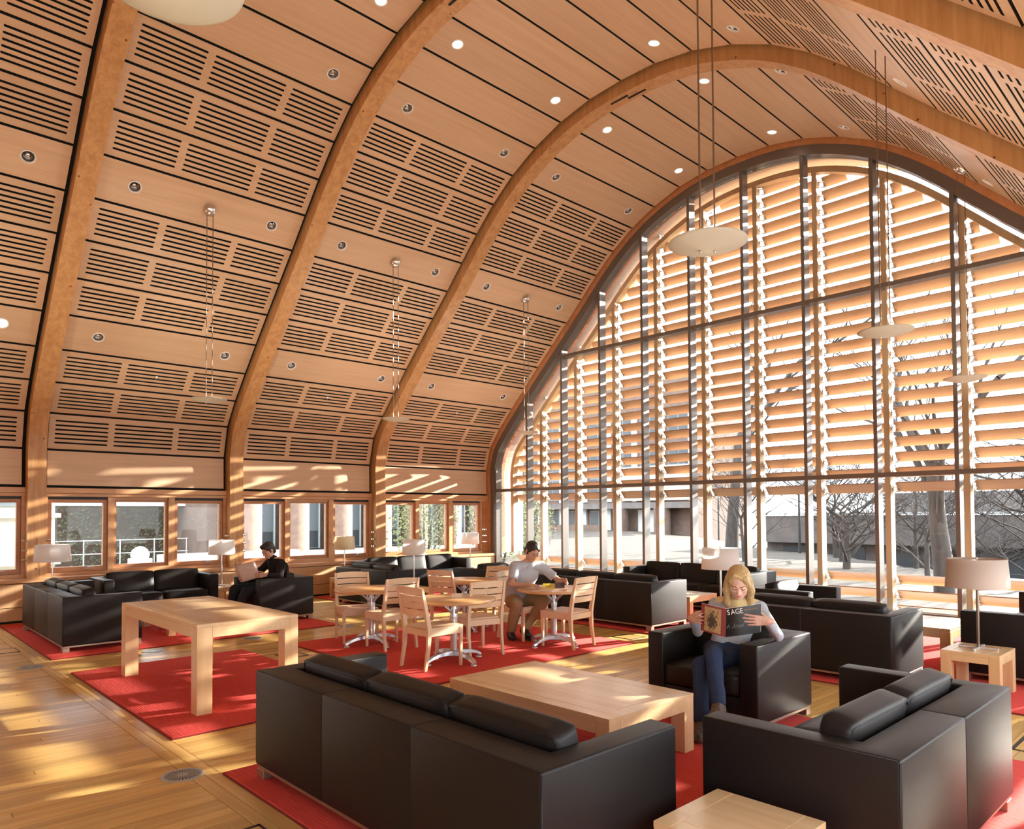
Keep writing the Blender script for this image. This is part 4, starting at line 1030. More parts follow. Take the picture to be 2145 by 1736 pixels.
for x, y, lb in ((-27.0, 45.5, 'lamp post on the lawn left of the tall bare tree'), (-15.8, 34.0, 'lamp post on the lawn right of the tall bare tree')):
    o = empty('lamp_post', (x, y, ground_z(x, y)), 0, lb, 'lamp post', 'lamp posts on the lawn')
    mb = MB(); mb.cyl((0, 0, 0), (0, 0, 3.0), 0.07, 0.05, 8); mb.build('pole', M['black'], o)
    mb = MB(); mb.lathe([(0.05, 3.0), (0.18, 3.1), (0.22, 3.4), (0.10, 3.55), (0.001, 3.6)], 10); mb.build('lantern', M['whitewall'], o, smooth=True)
# ------------------------------------------------------------------ people: bodies grown as one surface from blended shapes
def V3(*a): return np.array(a, dtype=np.float64)
class Field:
    def __init__(self, lo, hi, res):
        self.lo = np.array(lo, float); self.res = res
        self.n = np.maximum(4, np.ceil((np.array(hi, float) - self.lo) / res).astype(int) + 1)
        self.f = np.full(self.n, 0.08, dtype=np.float32)
        self.ax = [self.lo[i] + res * np.arange(self.n[i]) for i in range(3)]
    def sub(self, lo, hi):
        i0 = np.maximum(0, np.floor((np.array(lo) - self.lo) / self.res).astype(int)); i1 = np.minimum(self.n, np.ceil((np.array(hi) - self.lo) / self.res).astype(int) + 1)
        if np.any(i1 <= i0): return None, None
        sl = tuple(slice(a, b) for a, b in zip(i0, i1))
        X, Y, Z = np.meshgrid(self.ax[0][sl[0]], self.ax[1][sl[1]], self.ax[2][sl[2]], indexing='ij', sparse=True); return sl, (X, Y, Z)
    def mix(self, sl, d, k, op):
        f = self.f[sl]
        if op == 'cut': d = -d; a, b = f, d; h = np.clip(0.5 - 0.5 * (a - b) / max(k, 1e-6) * 1.0, 0, 1); self.f[sl] = np.maximum(a, b) if k <= 0 else (a * (1 - h) + b * h + k * h * (1 - h))
        elif k <= 0: self.f[sl] = np.minimum(f, d)
        else:
            h = np.clip(0.5 + 0.5 * (f - d) / k, 0, 1); self.f[sl] = f * (1 - h) + d * h - k * h * (1 - h)
    def cap(self, a, b, ra, rb=None, k=0.02, op='add'):
        a = np.array(a, float); b = np.array(b, float); rb = ra if rb is None else rb; m = max(ra, rb) + 0.08
        sl, g = self.sub(np.minimum(a, b) - m, np.maximum(a, b) + m)
        if sl is None: return self
        ba = b - a; L = max(1e-9, float(ba @ ba)); X, Y, Z = g
        t = np.clip(((X - a[0]) * ba[0] + (Y - a[1]) * ba[1] + (Z - a[2]) * ba[2]) / L, 0, 1)
        d = np.sqrt((X - a[0] - t * ba[0]) ** 2 + (Y - a[1] - t * ba[1]) ** 2 + (Z - a[2] - t * ba[2]) ** 2) - (ra + (rb - ra) * t)
        self.mix(sl, d, k, op); return self
    def ell(self, c, r, rot=None, k=0.02, op='add'):
        c = np.array(c, float); r = np.array(r, float); m = max(r) + 0.08
        sl, g = self.sub(c - m, c + m)
        if sl is None: return self
        P = [g[i] - c[i] for i in range(3)]
        if rot is not None:
            Q = np.array(rot)                       # columns are the ellipsoid's axes
            P = [P[0] * Q[0][i] + P[1] * Q[1][i] + P[2] * Q[2][i] for i in range(3)]
        k0 = np.sqrt((P[0] / r[0]) ** 2 + (P[1] / r[1]) ** 2 + (P[2] / r[2]) ** 2); k1 = np.sqrt((P[0] / r[0] ** 2) ** 2 + (P[1] / r[1] ** 2) ** 2 + (P[2] / r[2] ** 2) ** 2)
        d = k0 * (k0 - 1) / np.maximum(k1, 1e-6)
        self.mix(sl, d, k, op); return self
    def plane(self, p, n):
        """keep only the side the normal points away from"""
        n = np.array(n, float); n /= np.linalg.norm(n); X, Y, Z = np.meshgrid(*self.ax, indexing='ij', sparse=True)
        d = (X - p[0]) * n[0] + (Y - p[1]) * n[1] + (Z - p[2]) * n[2]; self.f = np.maximum(self.f, d.astype(np.float32)); return self
    def wrinkle(self, amp, sc, seed=0, dirn=(1, 1, 1)):
        X, Y, Z = np.meshgrid(*self.ax, indexing='ij', sparse=True); s = np.random.RandomState(seed); w = 0
        for i in range(6):
            v = s.normal(size=3) * np.array(dirn); v = v / np.linalg.norm(v) * sc * s.uniform(0.6, 1.6); w = w + np.sin(X * v[0] + Y * v[1] + Z * v[2] + s.uniform(0, 6.28))
        self.f = self.f + (amp * w / 3).astype(np.float32); return self
    def surface(self):
        f = self.f.astype(np.float32); s = f < 0
        nx, ny, nz = f.shape
        cnt = np.zeros((nx - 1, ny - 1, nz - 1), np.int32)
        acc = np.zeros((nx - 1, ny - 1, nz - 1, 3), np.float32)
        def edge(axis):
            sh = [slice(None)] * 3; sh2 = [slice(None)] * 3; sh[axis] = slice(0, -1); sh2[axis] = slice(1, None)
            a, b = f[tuple(sh)], f[tuple(sh2)]; cr = s[tuple(sh)] != s[tuple(sh2)]
            idx = np.argwhere(cr); t = a[cr] / (a[cr] - b[cr]); p = idx.astype(np.float32); p[:, axis] += t; return idx, p, s[tuple(sh)][cr]
        E = [edge(i) for i in range(3)]
        for ax in range(3):
            idx, p, _ = E[ax]; o = [i for i in range(3) if i != ax]
            for da in (0, -1):
                for db in (0, -1):
                    c = idx.copy(); c[:, o[0]] += da; c[:, o[1]] += db
                    ok = np.all(c >= 0, axis=1) & np.all(c < np.array(cnt.shape), axis=1); c2 = c[ok]
                    np.add.at(cnt, tuple(c2.T), 1); np.add.at(acc, tuple(c2.T), p[ok])
        act = cnt > 0; ids = -np.ones(cnt.shape, np.int64); ids[act] = np.arange(act.sum())
        verts = acc[act] / cnt[act][:, None] * self.res + self.lo
        faces = []
        for ax in range(3):
            idx, _, inside = E[ax]; o = [i for i in range(3) if i != ax]; q = []
            for da, db in ((0, 0), (-1, 0), (-1, -1), (0, -1)):
                c = idx.copy(); c[:, o[0]] += da; c[:, o[1]] += db; c = np.clip(c, 0, np.array(cnt.shape) - 1); q.append(ids[tuple(c.T)])
            q = np.stack(q, 1); ok = np.all(q >= 0, axis=1)
            flip = (inside if ax != 1 else ~inside)
            q = np.where(flip[:, None], q, q[:, ::-1]); faces.append(q[ok])
        return verts, np.concatenate(faces)
def field_mesh(name, surfs, m, origin):
    vs = []; fs = []; o = 0
    for v, f in surfs:
        vs.append(v - np.array(origin)); fs.append(f + o); o += len(v)
    v = np.concatenate(vs); f = np.concatenate(fs)
    me = bpy.data.meshes.new(name); me.from_pydata(v.tolist(), [], f.tolist())
    for mm in (m if isinstance(m, (list, tuple)) else [m]): me.materials.append(mm)
    me.polygons.foreach_set('use_smooth', [True] * len(me.polygons)); me.update(); return me
def frame(fwd, up):
    f = np.array(fwd, float); f /= np.linalg.norm(f); u = np.array(up, float); u -= f * (u @ f); u /= np.linalg.norm(u); r = np.cross(f, u); return r, f, u    # right, forward, up
def head_field(F, c, fr, s, female=False):
    r, f, u = fr; Q = np.stack([r, f, u], 1)
    P = lambda x, y, z: np.array(c) + (r * x + f * y + u * z) * s
    E = lambda p, rr, k=0.012, op='add': F.ell(P(*p), np.array(rr) * s, Q, k * s, op)
    E((0, -0.012, 0.032), (0.074, 0.094, 0.084))
    E((0, 0.022, -0.030), (0.060, 0.066, 0.082), 0.03)
    j = 0.88 if female else 1.0
    E((0, 0.058, -0.090), (0.026 * j, 0.022, 0.020), 0.03); 
    for sx in (-1, 1):
        E((sx * 0.046 * j, 0.010, -0.066), (0.016, 0.034, 0.020), 0.03)
        E((sx * 0.040, 0.062, -0.018), (0.020, 0.018, 0.016), 0.025)
        E((sx * 0.031, 0.094, 0.006), (0.017, 0.014, 0.012), 0.012, 'cut')
        E((sx * 0.031, 0.076, 0.004), (0.0135, 0.0125, 0.0125), 0.004); E((sx * 0.031, 0.0795, 0.0085), (0.0135, 0.0125, 0.0080), 0.003)
        E((sx * 0.077, -0.008, -0.006), (0.008, 0.020, 0.032), 0.006)
        E((sx * 0.013, 0.090, -0.030), (0.009, 0.011, 0.008), 0.006)
        F.cap(P(sx * 0.014, 0.086, 0.024), P(sx * 0.046, 0.068, 0.022), 0.008 * s, 0.006 * s, 0.012 * s)
    F.cap(P(0, 0.082, 0.014), P(0, 0.106, -0.026), 0.009 * s, 0.0115 * s, 0.012 * s)
    E((0, 0.084, -0.0555), (0.023, 0.011, 0.0055), 0.004); E((0, 0.082, -0.0665), (0.020, 0.012, 0.0070), 0.004)
    return P
def hand_field(F, w, d, n, side, curl=(0.5, 0.5, 0.5), s=1.0, spread=0.25, thumb=0.5):
    """w wrist, d towards the knuckles, n out of the palm, side towards the thumb"""
    w = np.array(w, float); d = np.array(d, float); d /= np.linalg.norm(d); n = np.array(n, float); n -= d * (n @ d); n /= np.linalg.norm(n)
    sd = np.cross(d, n); sd = sd if sd @ np.array(side, float) > 0 else -sd
    base = []
    for i, (o, l) in enumerate(((0.030, 0.088), (0.010, 0.092), (-0.011, 0.088), (-0.030, 0.080))):
        b = w + (d * l + sd * o) * s; base.append(b); F.cap(w + sd * o * 0.55 * s + d * 0.012 * s, b, 0.015 * s, 0.0105 * s, 0.010 * s)
    F.cap(w - d * 0.02 * s, w + d * 0.03 * s, 0.022 * s, 0.020 * s, 0.012 * s)
    for i, (b, L) in enumerate(zip(base, ((0.043, 0.026, 0.020), (0.048, 0.029, 0.021), (0.044, 0.027, 0.020), (0.034, 0.021, 0.018)))):
        a = 0.0; p = b; sp = (1.5 - i) * spread * 0.25
        for q in range(3):
            a += curl[q]; v = d * math.cos(a) + n * math.sin(a) + sd * sp; v /= np.linalg.norm(v); e = p + v * L[q] * s
            F.cap(p, e, (0.0095, 0.0085, 0.0075)[q] * s * (0.9 if i == 3 else 1), (0.0085, 0.0075, 0.0062)[q] * s * (0.9 if i == 3 else 1), 0.003 * s); p = e
    t0 = w + (d * 0.022 + sd * 0.022) * s; v1 = d * 0.62 + sd * 0.62 + n * thumb; v1 /= np.linalg.norm(v1); t1 = t0 + v1 * 0.045 * s
    v2 = d * 0.85 + sd * 0.2 + n * thumb * 1.1; v2 /= np.linalg.norm(v2); t2 = t1 + v2 * 0.032 * s; t3 = t2 + v2 * 0.024 * s
    F.cap(t0, t1, 0.0135 * s, 0.0105 * s, 0.010 * s); F.cap(t1, t2, 0.0105 * s, 0.0095 * s, 0.003 * s); F.cap(t2, t3, 0.0095 * s, 0.0075 * s, 0.003 * s)
def box_of(pts, pad): p = np.array(pts); return p.min(0) - pad, p.max(0) + pad
def skin_mat(name, col): 
    m = noisy(name, col, tuple(c * 0.93 for c in col), 40, 0.5, 0.0); b = m.node_tree.nodes['Principled BSDF']; b.inputs['Subsurface Weight'].default_value = 0.12; b.inputs['Subsurface Radius'].default_value = (0.02, 0.008, 0.004); b.inputs['Subsurface Scale'].default_value = 0.5; return m
def person(J, look, up, label, skin, female=False, hands=None, short=False, hs=1.04):
    """J: joints in hall coordinates; returns the Empty and helpers"""
    o = empty('person', (J['hip'][0], J['hip'][1], 0.0), 0, label, 'person')
    org = np.array([J['hip'][0], J['hip'][1], 0.0]); g = {k: np.array(v, float) for k, v in J.items()}
    fr = frame(look, up)
    surf = []
    B = Field(*box_of(list(g.values()), 0.16), 0.0125)          # whole body
    B.cap(g['hip'], g['waist'], 0.105, 0.10, 0.05); B.cap(g['waist'], g['chest'], 0.10, 0.115, 0.05); B.cap(g['chest'], g['neck'], 0.075, 0.05, 0.04)
    for s in 'LR':
        B.cap(g['sh' + s], g['neck'], 0.05, 0.045, 0.03); B.cap(g['sh' + s], g['el' + s], 0.044, 0.036, 0.02); B.cap(g['el' + s], g['wr' + s], 0.036, 0.024, 0.015)
        B.cap(g['hp' + s], g['kn' + s], 0.075, 0.052, 0.03); B.cap(g['kn' + s], g['an' + s], 0.050, 0.034, 0.02); B.cap(g['an' + s], g['an' + s] * 0.4 + g['to' + s] * 0.6, 0.026, 0.016, 0.01)
        B.cap(g['hip'], g['hp' + s], 0.09, 0.085, 0.03)
    hc = g['head']; B.cap(g['neck'], hc - fr[2] * 0.06 - fr[1] * 0.01, 0.047 if not female else 0.042, 0.045 if not female else 0.040, 0.02)
    surf.append(B.surface())
    H = Field(hc - 0.17, hc + 0.17, 0.0042); P = head_field(H, hc, fr, hs, female)
    H.cap(g['neck'], hc - fr[2] * 0.07 - fr[1] * 0.012, 0.049 if not female else 0.043, 0.047 if not female else 0.042, 0.02); surf.append(H.surface())
    for s, hd in (hands or {}).items():
        w = g['wr' + s]; A = Field(w - 0.26, w + 0.26, 0.0045)
        hand_field(A, w, *hd[0], **hd[1]); e = g['el' + s]; q = w + (e - w) * min(1, 0.22 / np.linalg.norm(e - w)); A.cap(w, q, 0.0235, 0.032, 0.012); surf.append(A.surface())
    body = obj('body', field_mesh('body', surf, skin, org), o)
    if short: pass
    # eyes, brows and lips
    for sx in (-1, 1):
        c = P(sx * 0.031, 0.0785, 0.0015) - org; mb = MB(); bm = bmesh.new(); bmesh.ops.create_uvsphere(bm, u_segments=12, v_segments=8, radius=0.0112 * hs); mb.bm(bm); e = mb.build('eye', M['eyewhite'], o, smooth=True, loc=c)
        c2 = P(sx * 0.031, 0.0860, -0.0030) - org; mb = MB(); bm = bmesh.new(); bmesh.ops.create_uvsphere(bm, u_segments=10, v_segments=6, radius=0.0046 * hs); mb.bm(bm); mb.build('iris', M['iris'], e, smooth=True, loc=c2 - c)
        lid = [P(sx * (0.031 + 0.0145 * math.cos(t)), 0.0895 - 0.007 * abs(math.cos(t)), 0.0000 + 0.0022 * math.sin(t)) - org for t in np.linspace(0.15, PI - 0.15, 7)]
        mb = MB(); mb.tube(lid, 0.0024 * hs, 6); mb.build('eyelash', M['lash'], o, smooth=True)
        br = [P(sx * (0.014 + 0.034 * t), 0.0935 - 0.017 * t * t, 0.0245 + 0.004 * math.sin(t * 2.6)) - org for t in np.linspace(0, 1, 6)]
        mb = MB(); mb.tube(br, [0.003 * hs, 0.0036 * hs, 0.0036 * hs, 0.003 * hs, 0.0025 * hs, 0.0015 * hs], 6); mb.build('eyebrow', M['brow_f' if female else 'brow_m'], o, smooth=True)
    Lf = Field(P(0, 0.085, -0.06) - 0.045, P(0, 0.085, -0.06) + 0.045, 0.003); Q = np.stack(fr, 1)
    Lf.ell(P(0, 0.0857, -0.0555), np.array((0.0225, 0.0105, 0.0050)) * hs, Q, 0.001); Lf.ell(P(0, 0.0842, -0.0662), np.array((0.019, 0.0112, 0.0064)) * hs, Q, 0.001)
    obj('lips', field_mesh('lips', [Lf.surface()], M['lips_f' if female else 'lips_m'], org), o)
    return o, org, g, fr, P
M['eyewhite'] = mat('eye_white', (0.75, 0.72, 0.68), 0.25); M['iris'] = mat('iris', (0.05, 0.05, 0.05), 0.2); M['lash'] = mat('lashes', (0.05, 0.03, 0.02), 0.7)
M['brow_f'] = mat('fair_brow', (0.22, 0.12, 0.05), 0.8); M['brow_m'] = mat('dark_brow', (0.03, 0.02, 0.015), 0.8)
M['lips_f'] = mat('lips', (0.55, 0.20, 0.17), 0.4); M['lips_m'] = mat('lips_m', (0.42, 0.19, 0.15), 0.5)
M['skin_f'] = skin_mat('fair_skin', (0.72, 0.44, 0.33)); M['skin_m'] = skin_mat('tan_skin', (0.62, 0.35, 0.24))
def cloth(name, c, sc=60, rough=0.9, b=0.25): return noisy(name, c, tuple(q * 0.82 for q in c), sc, rough, b, spec=0.2, dist=0.004)
M['knit'] = cloth('grey_blue_knit', (0.46, 0.50, 0.55)); M['yellowtop'] = cloth('cream_yellow_top', (0.78, 0.62, 0.30)); M['jean'] = cloth('dark_blue_denim', (0.035, 0.055, 0.115), 90)
M['shirt'] = cloth('grey_shirt', (0.50, 0.53, 0.58)); M['khaki'] = cloth('khaki_trousers', (0.36, 0.26, 0.14)); M['darkfleece'] = cloth('black_fleece', (0.018, 0.014, 0.014)); M['darkjean'] = cloth('dark_trousers', (0.022, 0.028, 0.038))
M['blond'] = noisy('blond_hair', (0.64, 0.47, 0.23), (0.36, 0.23, 0.09), 110, 0.36, 0.12, stretch=(1.6, 1.6, 0.06), dist=0.004)
M['darkhair'] = noisy('dark_hair', (0.028, 0.018, 0.012), (0.012, 0.008, 0.006), 60, 0.45, 0.5, dist=0.006)
M['shoe'] = noisy('brown_shoe', (0.14, 0.10, 0.075), (0.05, 0.04, 0.035), 40, 0.6, 0.1); M['blackshoe'] = mat('black_shoe', (0.015, 0.014, 0.014), 0.45); M['sole'] = mat('shoe_sole', (0.03, 0.028, 0.026), 0.8)
M['paper'] = translucent('white_paper', (0.80, 0.78, 0.72), (0.80, 0.76, 0.68), 0.15)

def shoe(o, org, an, to, m, name='shoe'):
    an = np.array(an, float); to = np.array(to, float); d = to - an; d /= np.linalg.norm(d); up = np.array([0, 0, 1.0]); up -= d * (up @ d); up /= np.linalg.norm(up)
    F = Field(*box_of([an, to], 0.12), 0.0065)
    F.cap(an - up * 0.03 - d * 0.03, to - up * 0.015, 0.043, 0.038, 0.02); F.cap(an, an - up * 0.03, 0.042, 0.046, 0.02); F.cap(an + d * 0.05 - up * 0.012, to - d * 0.05 - up * 0.01, 0.036, 0.034, 0.02)
    F.plane(an - up * 0.068, -up); s = obj(name, field_mesh(name, [F.surface()], m, org), o)
    G = Field(*box_of([an, to], 0.13), 0.0075); G.cap(an - up * 0.062 - d * 0.03, to - up * 0.056, 0.046, 0.042, 0.01); G.plane(an - up * 0.080, -up); G.plane(an - up * 0.062, up)
    obj('sole', field_mesh('sole', [G.surface()], M['sole'], org), s); return s
def legs(o, org, g, m, cuff=0.02, flare=0.055, seed=1, knee=0.066, thigh=0.086):
    F = Field(*box_of([g[k] for k in ('hip', 'hpL', 'hpR', 'knL', 'knR', 'anL', 'anR')], 0.16), 0.0095)
    F.cap(g['hip'] + V3(0, 0, 0.04), g['hip'], 0.115, 0.115, 0.03)
    for s in 'LR':
        F.cap(g['hip'], g['hp' + s], 0.115, 0.10, 0.04); F.cap(g['hp' + s], g['kn' + s], thigh + 0.012, knee, 0.025)
    for s in 'LR':
        e = g['an' + s] + (g['kn' + s] - g['an' + s]) * 0.10; F.cap(g['kn' + s], e, knee - 0.002, flare, 0.012)
    F.wrinkle(0.0040, 38, seed)
    return obj('trousers', field_mesh('trousers', [F.surface()], m, org), o)
def top(o, org, g, m, name, sleeve=1.0, r0=0.060, r1=0.040, seed=2, chest=0.122, waist=0.118, hem=None, fwd=None, collar=0.058, belly=0.0):
    F = Field(*box_of([g[k] for k in ('hip', 'neck', 'shL', 'shR', 'elL', 'elR', 'wrL', 'wrR', 'chest')], 0.17), 0.0095)
    lat = g['shL'] - g['shR']; lat /= np.linalg.norm(lat)
    for k in (-1, 1):
        F.cap(g['hip'] + lat * k * 0.05 + V3(0, 0, 0.06), g['waist'] + lat * k * 0.045, waist, waist - 0.006, 0.04); F.cap(g['waist'] + lat * k * 0.045, g['chest'] + lat * k * 0.065, waist - 0.006, chest - 0.01, 0.05)
    F.cap(g['chest'], g['neck'] - V3(0, 0, 0.02), chest - 0.03, 0.062, 0.05)
    if fwd is not None: 
        for k in (-1, 1): F.ell(g['chest'] + lat * k * 0.075 + np.array(fwd) * 0.075 - V3(0, 0, 0.03), (0.06, 0.06, 0.065), None, 0.04)
    for s in 'LR':
        F.cap(g['sh' + s], g['neck'] - V3(0, 0, 0.035), r0 + 0.006, 0.05, 0.035)
        e = g['el' + s] if sleeve >= 1 else g['sh' + s] + (g['el' + s] - g['sh' + s]) * sleeve
        F.cap(g['sh' + s], e, r0, r0 - 0.012 if sleeve >= 1 else r0 - 0.006, 0.022)
        if sleeve >= 1:
            q = g['el' + s] + (g['wr' + s] - g['el' + s]) * (sleeve - 1); F.cap(g['el' + s], q, r0 - 0.012, r1, 0.015)
        if sleeve < 1: F.plane
    F.wrinkle(0.0045, 34, seed)
    if sleeve < 1:
        for s in 'LR':                                   # open the sleeve end
            d = (g['el' + s] - g['sh' + s]); L = np.linalg.norm(d); d /= L; e = g['sh' + s] + d * L * sleeve
            F.cap(e + d * 0.075, e + d * 0.12, 0.085, 0.085, 0.0, 'cut')
    F.cap(g['neck'] + V3(0, 0, 0.02), g['neck'] + V3(0, 0, 0.12), collar + 0.012, collar + 0.03, 0.0, 'cut')
    if hem is not None: F.plane((0, 0, hem), (0, 0, -1))
    return obj(name, field_mesh(name, [F.surface()], m, org), o)
def sheet(pts_u, height, thick, m, name, parent, org, updir):
    """a bent sheet: polyline of bottom points swept along updir"""
    mb = MB(); up = np.array(updir, float); up = up / np.linalg.norm(up) * height; P0 = [np.array(p, float) for p in pts_u]; n = len(P0)
    vs = [tuple(p - org) for p in P0] + [tuple(p + up - org) for p in P0]; nr = []
    for i in range(n):
        d = P0[min(i + 1, n - 1)] - P0[max(i - 1, 0)]; q = np.cross(d, up); q /= np.linalg.norm(q); nr.append(q * thick)
    vs += [tuple(np.array(v) + nr[i % n]) for i, v in enumerate(vs[:2 * n])]
    fs = []
    for i in range(n - 1): fs += [(i, i + 1, n + i + 1, n + i), (2 * n + i + 1, 2 * n + i, 3 * n + i, 3 * n + i + 1), (i, 2 * n + i, 2 * n + i + 1, i + 1), (n + i, n + i + 1, 3 * n + i + 1, 3 * n + i)]
    fs += [(0, n, 3 * n, 2 * n), (n - 1, 3 * n - 1, 4 * n - 1, 2 * n - 1)]
    mb.add(vs, fs); return mb.build(name, m, parent, auto=40)

# ---- the reading woman
J = dict(hip=(-3.02, 5.24, 0.50), waist=(-3.00, 5.27, 0.66), chest=(-2.965, 5.24, 0.80), neck=(-2.925, 5.20, 0.945), head=(-2.868, 5.115, 1.075),
         shL=(-2.775, 5.27, 0.875), shR=(-3.10, 5.17, 0.885), elL=(-2.56, 5.13, 0.700), elR=(-3.215, 5.08, 0.665), wrL=(-2.50, 4.872, 0.845), wrR=(-3.14, 4.875, 0.800),
         hpL=(-2.93, 5.20, 0.49), hpR=(-3.11, 5.17, 0.50), knL=(-2.975, 4.73, 0.485), knR=(-2.855, 4.72, 0.575), anL=(-2.83, 4.50, 0.115), anR=(-2.690, 4.49, 0.27), toL=(-2.77, 4.37, 0.075), toR=(-2.66, 4.36, 0.20))
J = {k: tuple(np.array(v) + (0, 0, 0)) for k, v in J.items()}
LOOK = (0.42, -0.74, -0.50); UP = (0.17, -0.30, 0.92)
wo, worg, wg, wfr, wP = person(J, LOOK, UP, 'blond woman in grey knit top and jeans, sitting cross-legged reading a magazine', M['skin_f'], True,
    {'L': (((-0.85, -0.55, 0.02), (-0.5, 0.85, 0.0), (0, 0, 1)), dict(curl=(0.10, 0.14, 0.10), s=0.98, thumb=0.8)), 'R': (((0.80, -0.58, 0.12), (0.5, 0.85, 0.0), (0, 0, 1)), dict(curl=(0.12, 0.20, 0.15), s=0.98, thumb=0.8))}, hs=1.02)
legs(wo, worg, wg, M['jean'], seed=4, flare=0.056, knee=0.062, thigh=0.078)
top(wo, worg, wg, M['knit'], 'knit_top', 1.88, 0.050, 0.036, 5, 0.112, 0.108, fwd=(0.4, -0.9, 0), collar=0.060, hem=0.46)
F = Field(wg['chest'] - 0.24, wg['chest'] + 0.26, 0.008)
lat = wg['shL'] - wg['shR']; lat /= np.linalg.norm(lat)
F.cap(wg['shL'] - lat * 0.035 + V3(0, 0, 0.012), wg['neck'] - V3(0, 0, 0.028), 0.054, 0.056, 0.03); F.cap(wg['shR'] + lat * 0.035 + V3(0, 0, 0.012), wg['neck'] - V3(0, 0, 0.028), 0.054, 0.056, 0.03); F.cap(wg['neck'] - V3(0, 0, 0.03), wg['chest'] + V3(0.022, -0.05, 0.03), 0.060, 0.075, 0.03)
F.cap(wg['neck'] + V3(0.0, 0.0, 0.022), wg['neck'] + V3(0.03, -0.04, 0.14), 0.060, 0.08, 0.0, 'cut'); F.wrinkle(0.003, 40, 9)
obj('yellow_collar', field_mesh('yellow_collar', [F.surface()], M['yellowtop'], worg), wo)
shoe(wo, worg, wg['anL'], wg['toL'], M['shoe']); shoe(wo, worg, wg['anR'], wg['toR'], M['shoe'])
r_, f_, u_ = wfr; Qh = np.stack(wfr, 1)
F = Field(wg['head'] - 0.30, wg['head'] + 0.22, 0.0048)
E = lambda p, rr, k=0.02, op='add': F.ell(wP(*p), np.array(rr) * 1.02, Qh, k, op)
E((0, -0.020, 0.040), (0.090, 0.108, 0.096)); E((0, -0.060, -0.02), (0.086, 0.070, 0.10), 0.03)
for sx, q in ((-1, 0.0), (1, 0.0)):
    F.cap(wP(sx * 0.070, 0.000, 0.035), wP(sx * 0.086, 0.010, -0.06), 0.032, 0.030, 0.02); F.cap(wP(sx * 0.086, 0.010, -0.06), wP(sx * 0.088, 0.030, -0.165), 0.030, 0.024, 0.02)
    F.cap(wP(sx * 0.075, -0.03, -0.03), wP(sx * 0.080, -0.025, -0.175), 0.038, 0.026, 0.02); F.cap(wP(sx * 0.088, 0.030, -0.165), wP(sx * 0.070, 0.045, -0.225), 0.024, 0.010, 0.02)
F.cap(wP(0, -0.08, -0.05), wP(0, -0.075, -0.17), 0.055, 0.035, 0.03)
E((0.006, 0.098, -0.026), (0.066, 0.080, 0.124), 0.012, 'cut')
F.cap(wP(0.030, 0.052, 0.108), wP(-0.050, 0.066, 0.078), 0.011, 0.013, 0.018); F.cap(wP(-0.050, 0.066, 0.078), wP(-0.080, 0.046, 0.000), 0.013, 0.018, 0.018); F.cap(wP(-0.080, 0.046, 0.0), wP(-0.088, 0.025, -0.06), 0.020, 0.022, 0.018)
F.cap(wP(0.030, 0.052, 0.108), wP(0.070, 0.044, 0.050), 0.014, 0.014, 0.015)
X, Y, Z = np.meshgrid(*F.ax, indexing='ij', sparse=True)
ang = (X - wg['head'][0]) * r_[0] + (Y - wg['head'][1]) * r_[1] + (Z - wg['head'][2]) * r_[2]; dep = (X - wg['head'][0]) * f_[0] + (Y - wg['head'][1]) * f_[1] + (Z - wg['head'][2]) * f_[2]; ht = (X - wg['head'][0]) * u_[0] + (Y - wg['head'][1]) * u_[1] + (Z - wg['head'][2]) * u_[2]
F.f = (F.f + 0.0007 * np.sin(ang * 300 + 2 * np.sin(ht * 12) + 40 * dep)).astype(np.float32)
obj('hair', field_mesh('hair', [F.surface()], M['blond'], worg), wo)
for sx in (-1, 1):
    mb = MB(); c = np.array(wP(sx * 0.080, 0.0, -0.048)); mb.tube([tuple(c - worg + r_ * 0.0 + f_ * 0.010 * math.cos(t) + u_ * (0.012 * math.sin(t) - 0.012)) for t in np.linspace(0, 2 * PI, 13)], 0.0016, 5, caps=False); mb.build('earring', M['chrome'], wo, smooth=True)
mb = MB(); fb = wg['wrL'] + np.array((-0.085, -0.030, 0.012)); 
# magazine with red spread and black cover
mag = empty('magazine', (-2.80, 4.75, 0.72), 0, 'open magazine with black cover and red inner flap, held up by the woman', 'magazine')
morg = np.array((-2.80, 4.75, 0.72))
M['mag_red'] = mat('dark_red_print', (0.30, 0.018, 0.02), 0.35); M['mag_black'] = mat('black_cover', (0.008, 0.009, 0.010), 0.25)
M['mag_art'] = mat('sepia_art', (0.62, 0.45, 0.22), 0.5)
N_, L_, B_ = nodes(M['mag_art']); tc = N_.new('ShaderNodeTexCoord'); n1 = N_.new('ShaderNodeTexNoise'); n1.inputs['Scale'].default_value = 55; n1.inputs['Detail'].default_value = 8; n1.inputs['Roughness'].default_value = 0.75
gr = N_.new('ShaderNodeTexGradient'); gr.gradient_type = 'SPHERICAL'; mp = N_.new('ShaderNodeMapping'); mp.inputs['Scale'].default_value = (1.9, 1.9, 1.9); mp.inputs['Location'].default_value = (-0.95, -0.95, -0.85)
L_.new(tc.outputs['Generated'], mp.inputs[0]); L_.new(mp.outputs[0], gr.inputs[0]); L_.new(tc.outputs['Object'], n1.inputs['Vector'])
mm_ = N_.new('ShaderNodeMath'); mm_.operation = 'MULTIPLY_ADD'; mm_.inputs[1].default_value = 0.30; L_.new(gr.outputs['Fac'], mm_.inputs[0]); L_.new(n1.outputs['Fac'], mm_.inputs[2])
rp = N_.new('ShaderNodeValToRGB'); rp.color_ramp.elements[0].position = 0.56; rp.color_ramp.elements[0].color = (0.62, 0.45, 0.22, 1); rp.color_ramp.elements[1].position = 0.62; rp.color_ramp.elements[1].color = (0.05, 0.035, 0.02, 1)
L_.new(mm_.outputs[0], rp.inputs[0]); L_.new(rp.outputs[0], B_.inputs['Base Color'])
